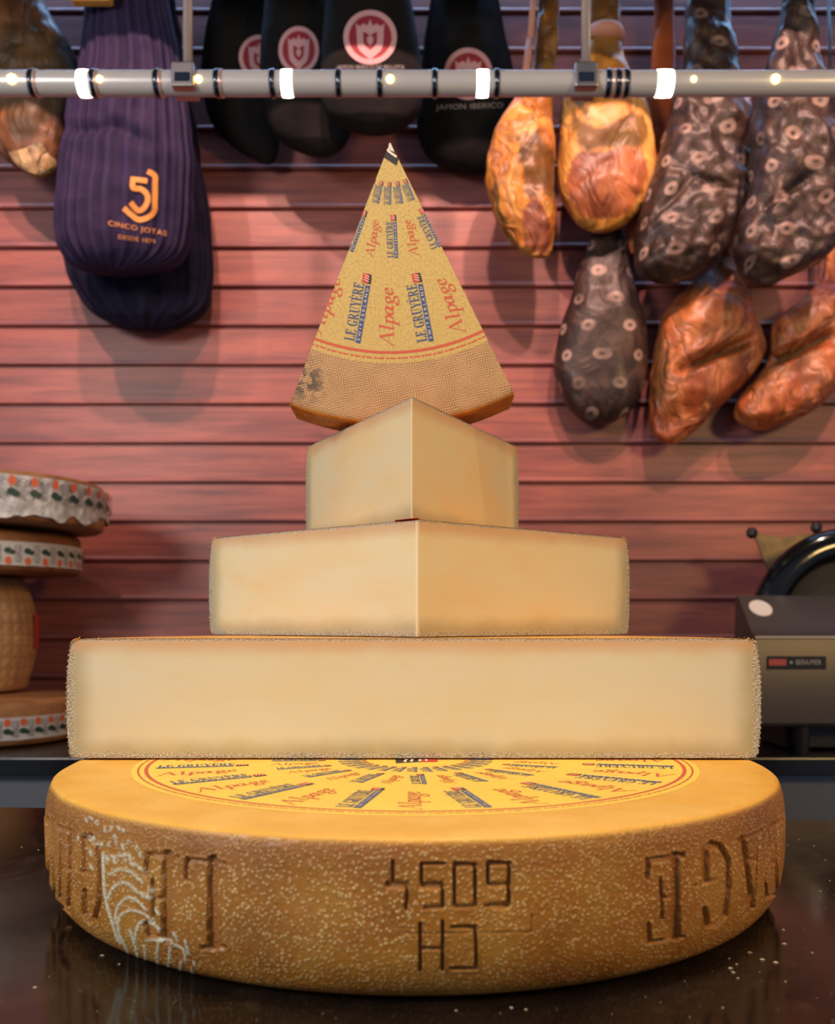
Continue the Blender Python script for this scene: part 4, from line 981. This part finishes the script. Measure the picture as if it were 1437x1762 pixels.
# ------------------------------------------------------------------ slicer at the right
def build_slicer():
    t = thing('meat_slicer', 'grey metal meat slicer with black blade guard on the back counter, right edge', 'slicer', (.85, 1.95, ZB + .0008))
    O = Vector((.85, 1.95, ZB + .0008)); steel = flat('slicer_steel', (76, 69, 64), .40, .3); blk = flat('slicer_black', (10, 10, 12), .12); dark = flat('slicer_dark', (22, 20, 20), .5)
    L = lambda p: Vector(p) - O
    fx, bx, x1 = .6195, .6555, 1.16
    zf, zt, zb_ = P(0, 1250, 1.75).z, P(0, 1096, 1.75).z, P(0, 1025, 1.95).z
    sec = [(1.755, zf), (1.75, zf + .006), (1.75, zt - .006), (1.752, zt - .002), (1.757, zt + .0005), (1.95, zb_), (1.965, zb_ - .004), (1.965, zf)]
    xs = [fx + .0015, fx, fx, fx, fx, bx, bx, fx + .03]
    v = [L((x, y, z)) for (y, z), x in zip(sec, xs)] + [L((x1, y, z)) for y, z in sec]; n = len(sec)
    f = [tuple(reversed(range(n))), tuple(n + i for i in range(n))] + [(i, (i + 1) % n, n + (i + 1) % n, n + i) for i in range(n)]
    o = mk('body', v, f, steel, t, False); auto_smooth(o, 30)
    MB().box(fx + .001 - O.x, x1 - O.x, 1.7485 - O.y, 1.7545 - O.y, zt - .0030 - O.z, zt + .0014 - O.z, .001).build('edge_highlight', flat('highlight_tone', (214, 196, 176), .3, .4), t, False, 'pale strip standing for the highlight on the front edge')  # pale bar added in place of a highlight along the top front edge
    # sloped face normal for the sticker
    a, b = Vector((.7, 1.755, zt)), Vector((.7, 1.95, zb_)); up = (b - a).normalized(); nrm = up.cross(Vector((1, 0, 0))); nrm = -nrm if nrm.z < 0 else nrm
    def on_slope(px, py):
        cam = Vector((0, 0, CZ)); d = P(px, py, 1.0) - cam; k = (a - cam).dot(nrm) / d.dot(nrm); return cam + d * k
    c = on_slope(1309, 1047); ring = [on_slope(1309 + 20 * math.cos(q) + 2 * math.sin(q), 1047 + 13 * math.sin(q) + 3.0 * math.cos(q)) for q in np.linspace(0, 2 * PI, 33)[:-1]]
    m = len(ring); v = [L(p + nrm * .0012) for p in ring] + [L(p - nrm * .001) for p in ring]
    mk('sticker', v, [tuple(range(m))] + [(i, (i + 1) % m, m + (i + 1) % m, m + i) for i in range(m)], flat('sticker_white', (232, 218, 208), .5), t, False, 'round white sticker')
    q = lambda px, py: P(px, py, 1.75)
    p0, p1 = q(1320, 1151), q(1421, 1129)
    MB().box(p0.x - O.x, p1.x - O.x, 1.7472 - O.y, 1.7502 - O.y, p0.z - O.z, p1.z - O.z, .0006).build('badge', flat('badge_dark', (22, 22, 32), .35), t, False, 'dark name badge')
    bd = COL.objects['badge']
    p0, p1 = q(1322, 1145), q(1352, 1134); MB().box(p0.x - O.x, p1.x - O.x, 1.7464 - O.y, 1.7475 - O.y, p0.z - O.z, p1.z - O.z).build('stripe', flat('badge_red', (196, 82, 74), .5), bd, False, 'red stripe')
    vv, ff = fit(font_mesh('BERA/MER', 1, 1.05), 1, 1)
    pts = [q(1369 + 43 * x, 1143.5 - 8.5 * y) for x, y in vv]; dot = [q(1360.5 + 2.4 * math.cos(s), 1139.5 + 2.4 * math.sin(s)) for s in np.linspace(0, 2 * PI, 13)[:-1]]
    k = len(pts); pts += dot; mk('lettering', [L((p.x, 1.7468, p.z)) for p in pts], list(ff) + [tuple(range(k, k + 12))], flat('badge_ink', (190, 180, 176), .5), bd, False, 'pale lettering')
    # blade guard, blade and centre
    gc = P(1460, 1080, 2.0); r = 172 * 2.0 / F
    MB().lathe([(r * .74, -.006), (r * .97, -.004), (r, .006), (r * .985, .016), (r * .93, .028), (r * .80, .036), (r * .72, .030), (r * .70, .018), (r * .70, -.006)][::1], 72, L(gc), 'Y').build('blade_guard', blk, t, True)
    MB().lathe([(.02, -.001), (r * .70, -.001), (r * .71, .002), (r * .66, .006), (.02, .008)], 64, L(gc), 'Y').build('blade', flat('blade_dark', (7, 8, 10), .6), t, True)
    MB().lathe([(.01, .006), (.05, .006), (.052, .03), (.044, .042), (.01, .046)], 32, L(gc), 'Y').build('hub', dark, t, True)
    # carriage plate behind the guard
    pl = [P(1296, 916, 2.12), P(1345, 925, 2.12), P(1437, 912, 2.12), P(1500, 905, 2.12), P(1500, 1020, 2.12), P(1334, 1010, 2.12)]
    v = [L(p) for p in pl] + [L(p + Vector((0, .006, 0))) for p in pl]; m = len(pl)
    mk('carriage_plate', v, [tuple(reversed(range(m))), tuple(m + i for i in range(m))] + [(i, (i + 1) % m, m + (i + 1) % m, m + i) for i in range(m)], m_steel('plate_grey', (150, 132, 104), .5, (1, 1, 1)), t, False)
    MB().lathe([(.0, -.008), (.011, -.006), (.013, 0), (.011, .006), (.0, .008)], 20, L(P(1294, 917, 2.118)), 'Y').build('bumper', dark, t, True)
    MB().lathe([(.0, -.008), (.011, -.006), (.013, 0), (.011, .006), (.0, .008)], 20, L(P(1405, 908, 2.118)), 'Y').build('bumper', dark, t, True)
    MB().box(1.02 - O.x, 1.16 - O.x, 1.955 - O.y, 2.14 - O.y, .01, .30, .01).build('motor_housing', dark, t)
    p0 = P(1352, 1258, 1.80)
    MB().box(p0.x - O.x, 1.16 - O.x, 1.80 - O.y, 1.96 - O.y, .004, zf - O.z + .002, .002).build('base', dark, t)
    for x in (.715, 1.12):
        for y in (1.775, 1.94): MB().tube((x - O.x, y - O.y, 0), (x - O.x, y - O.y, zf - O.z + .001), .013, .016).build('foot', dark, t, False)
build_slicer()

# ------------------------------------------------------------------ light
def area(name, loc, target, size, power, rgb, size_y=None):
    l = bpy.data.lights.new(name, 'AREA'); l.energy = power; l.color = lin(*rgb)[:3]; l.shape = 'RECTANGLE'; l.size = size; l.size_y = size_y or size
    o = bpy.data.objects.new(name, l); COL.objects.link(o); o.location = loc
    o.rotation_euler = (Vector(target) - Vector(loc)).to_track_quat('-Z', 'Y').to_euler(); return o
def spot(name, loc, target, power, rgb, ang=70, blend=.5, rad=.04):
    l = bpy.data.lights.new(name, 'SPOT'); l.energy = power; l.color = lin(*rgb)[:3]; l.spot_size = R_(ang); l.spot_blend = blend; l.shadow_soft_size = rad
    o = bpy.data.objects.new(name, l); COL.objects.link(o); o.location = loc
    o.rotation_euler = (Vector(target) - Vector(loc)).to_track_quat('-Z', 'Y').to_euler(); return o

for x in (-1.05, -.52, 0.0, .52, 1.05): spot('wall_spot_light', (x, .5, 2.45), (x * .97, 2.3, 1.26), 160, (255, 198, 178), 37, .5, .035)
spot('added_stack_spot', (-1.0, 1.1, 2.3), (-.93, 1.95, .42), 55, (255, 226, 214), 24, .8, .04)  # unseen spot added to brighten the left cheese stack
spot('added_slicer_spot', (1.0, 1.15, 2.3), (.86, 1.88, .22), 95, (255, 228, 206), 24, .8, .04)  # unseen spot added to lift the slicer top and edges
area('front_light_cool', (-1.5, -.45, 1.15), (0, .95, .42), .6, 33, (255, 247, 240))
area('front_light_warm', (1.55, -.1, 1.05), (0.05, 1.0, .42), .35, 19, (255, 208, 132))
spot('counter_spot_light', (0.05, .40, 2.4), (0, .70, .1), 100, (255, 230, 186), 40, .6, .06)
area('added_cool_wall_fill', (0, 2.25, 1.92), (0, 2.30, 1.2), 3.2, 17, (150, 200, 255), .04)  # unseen cool strip added to tint the shaded upper wall blue

w = bpy.data.worlds.new('World'); S.world = w; w.use_nodes = True
w.node_tree.nodes['Background'].inputs[0].default_value = lin(168, 180, 205); w.node_tree.nodes['Background'].inputs[1].default_value = .5

# ------------------------------------------------------------------ camera
cam = bpy.data.cameras.new('Camera'); co = bpy.data.objects.new('Camera', cam); COL.objects.link(co)
co.location = (0, 0, CZ); co.rotation_euler = (PI / 2, 0, 0)
cam.sensor_fit = 'HORIZONTAL'; cam.sensor_width = 36; cam.lens = 36 * F / 1437
cam.shift_x = (718.5 - CX) / 1437; cam.shift_y = (HY - 881) / 1437
cam.clip_start = .02; cam.clip_end = 30
cam.dof.use_dof = True; cam.dof.focus_distance = .80; cam.dof.aperture_fstop = (cam.lens / 1000) / .0044
S.camera = co
S.view_settings.view_transform = 'Standard'; S.view_settings.look = 'None'; S.view_settings.exposure = 0.0; S.view_settings.gamma = 1
S.cycles.use_denoising = True
S.cycles.max_bounces = 6
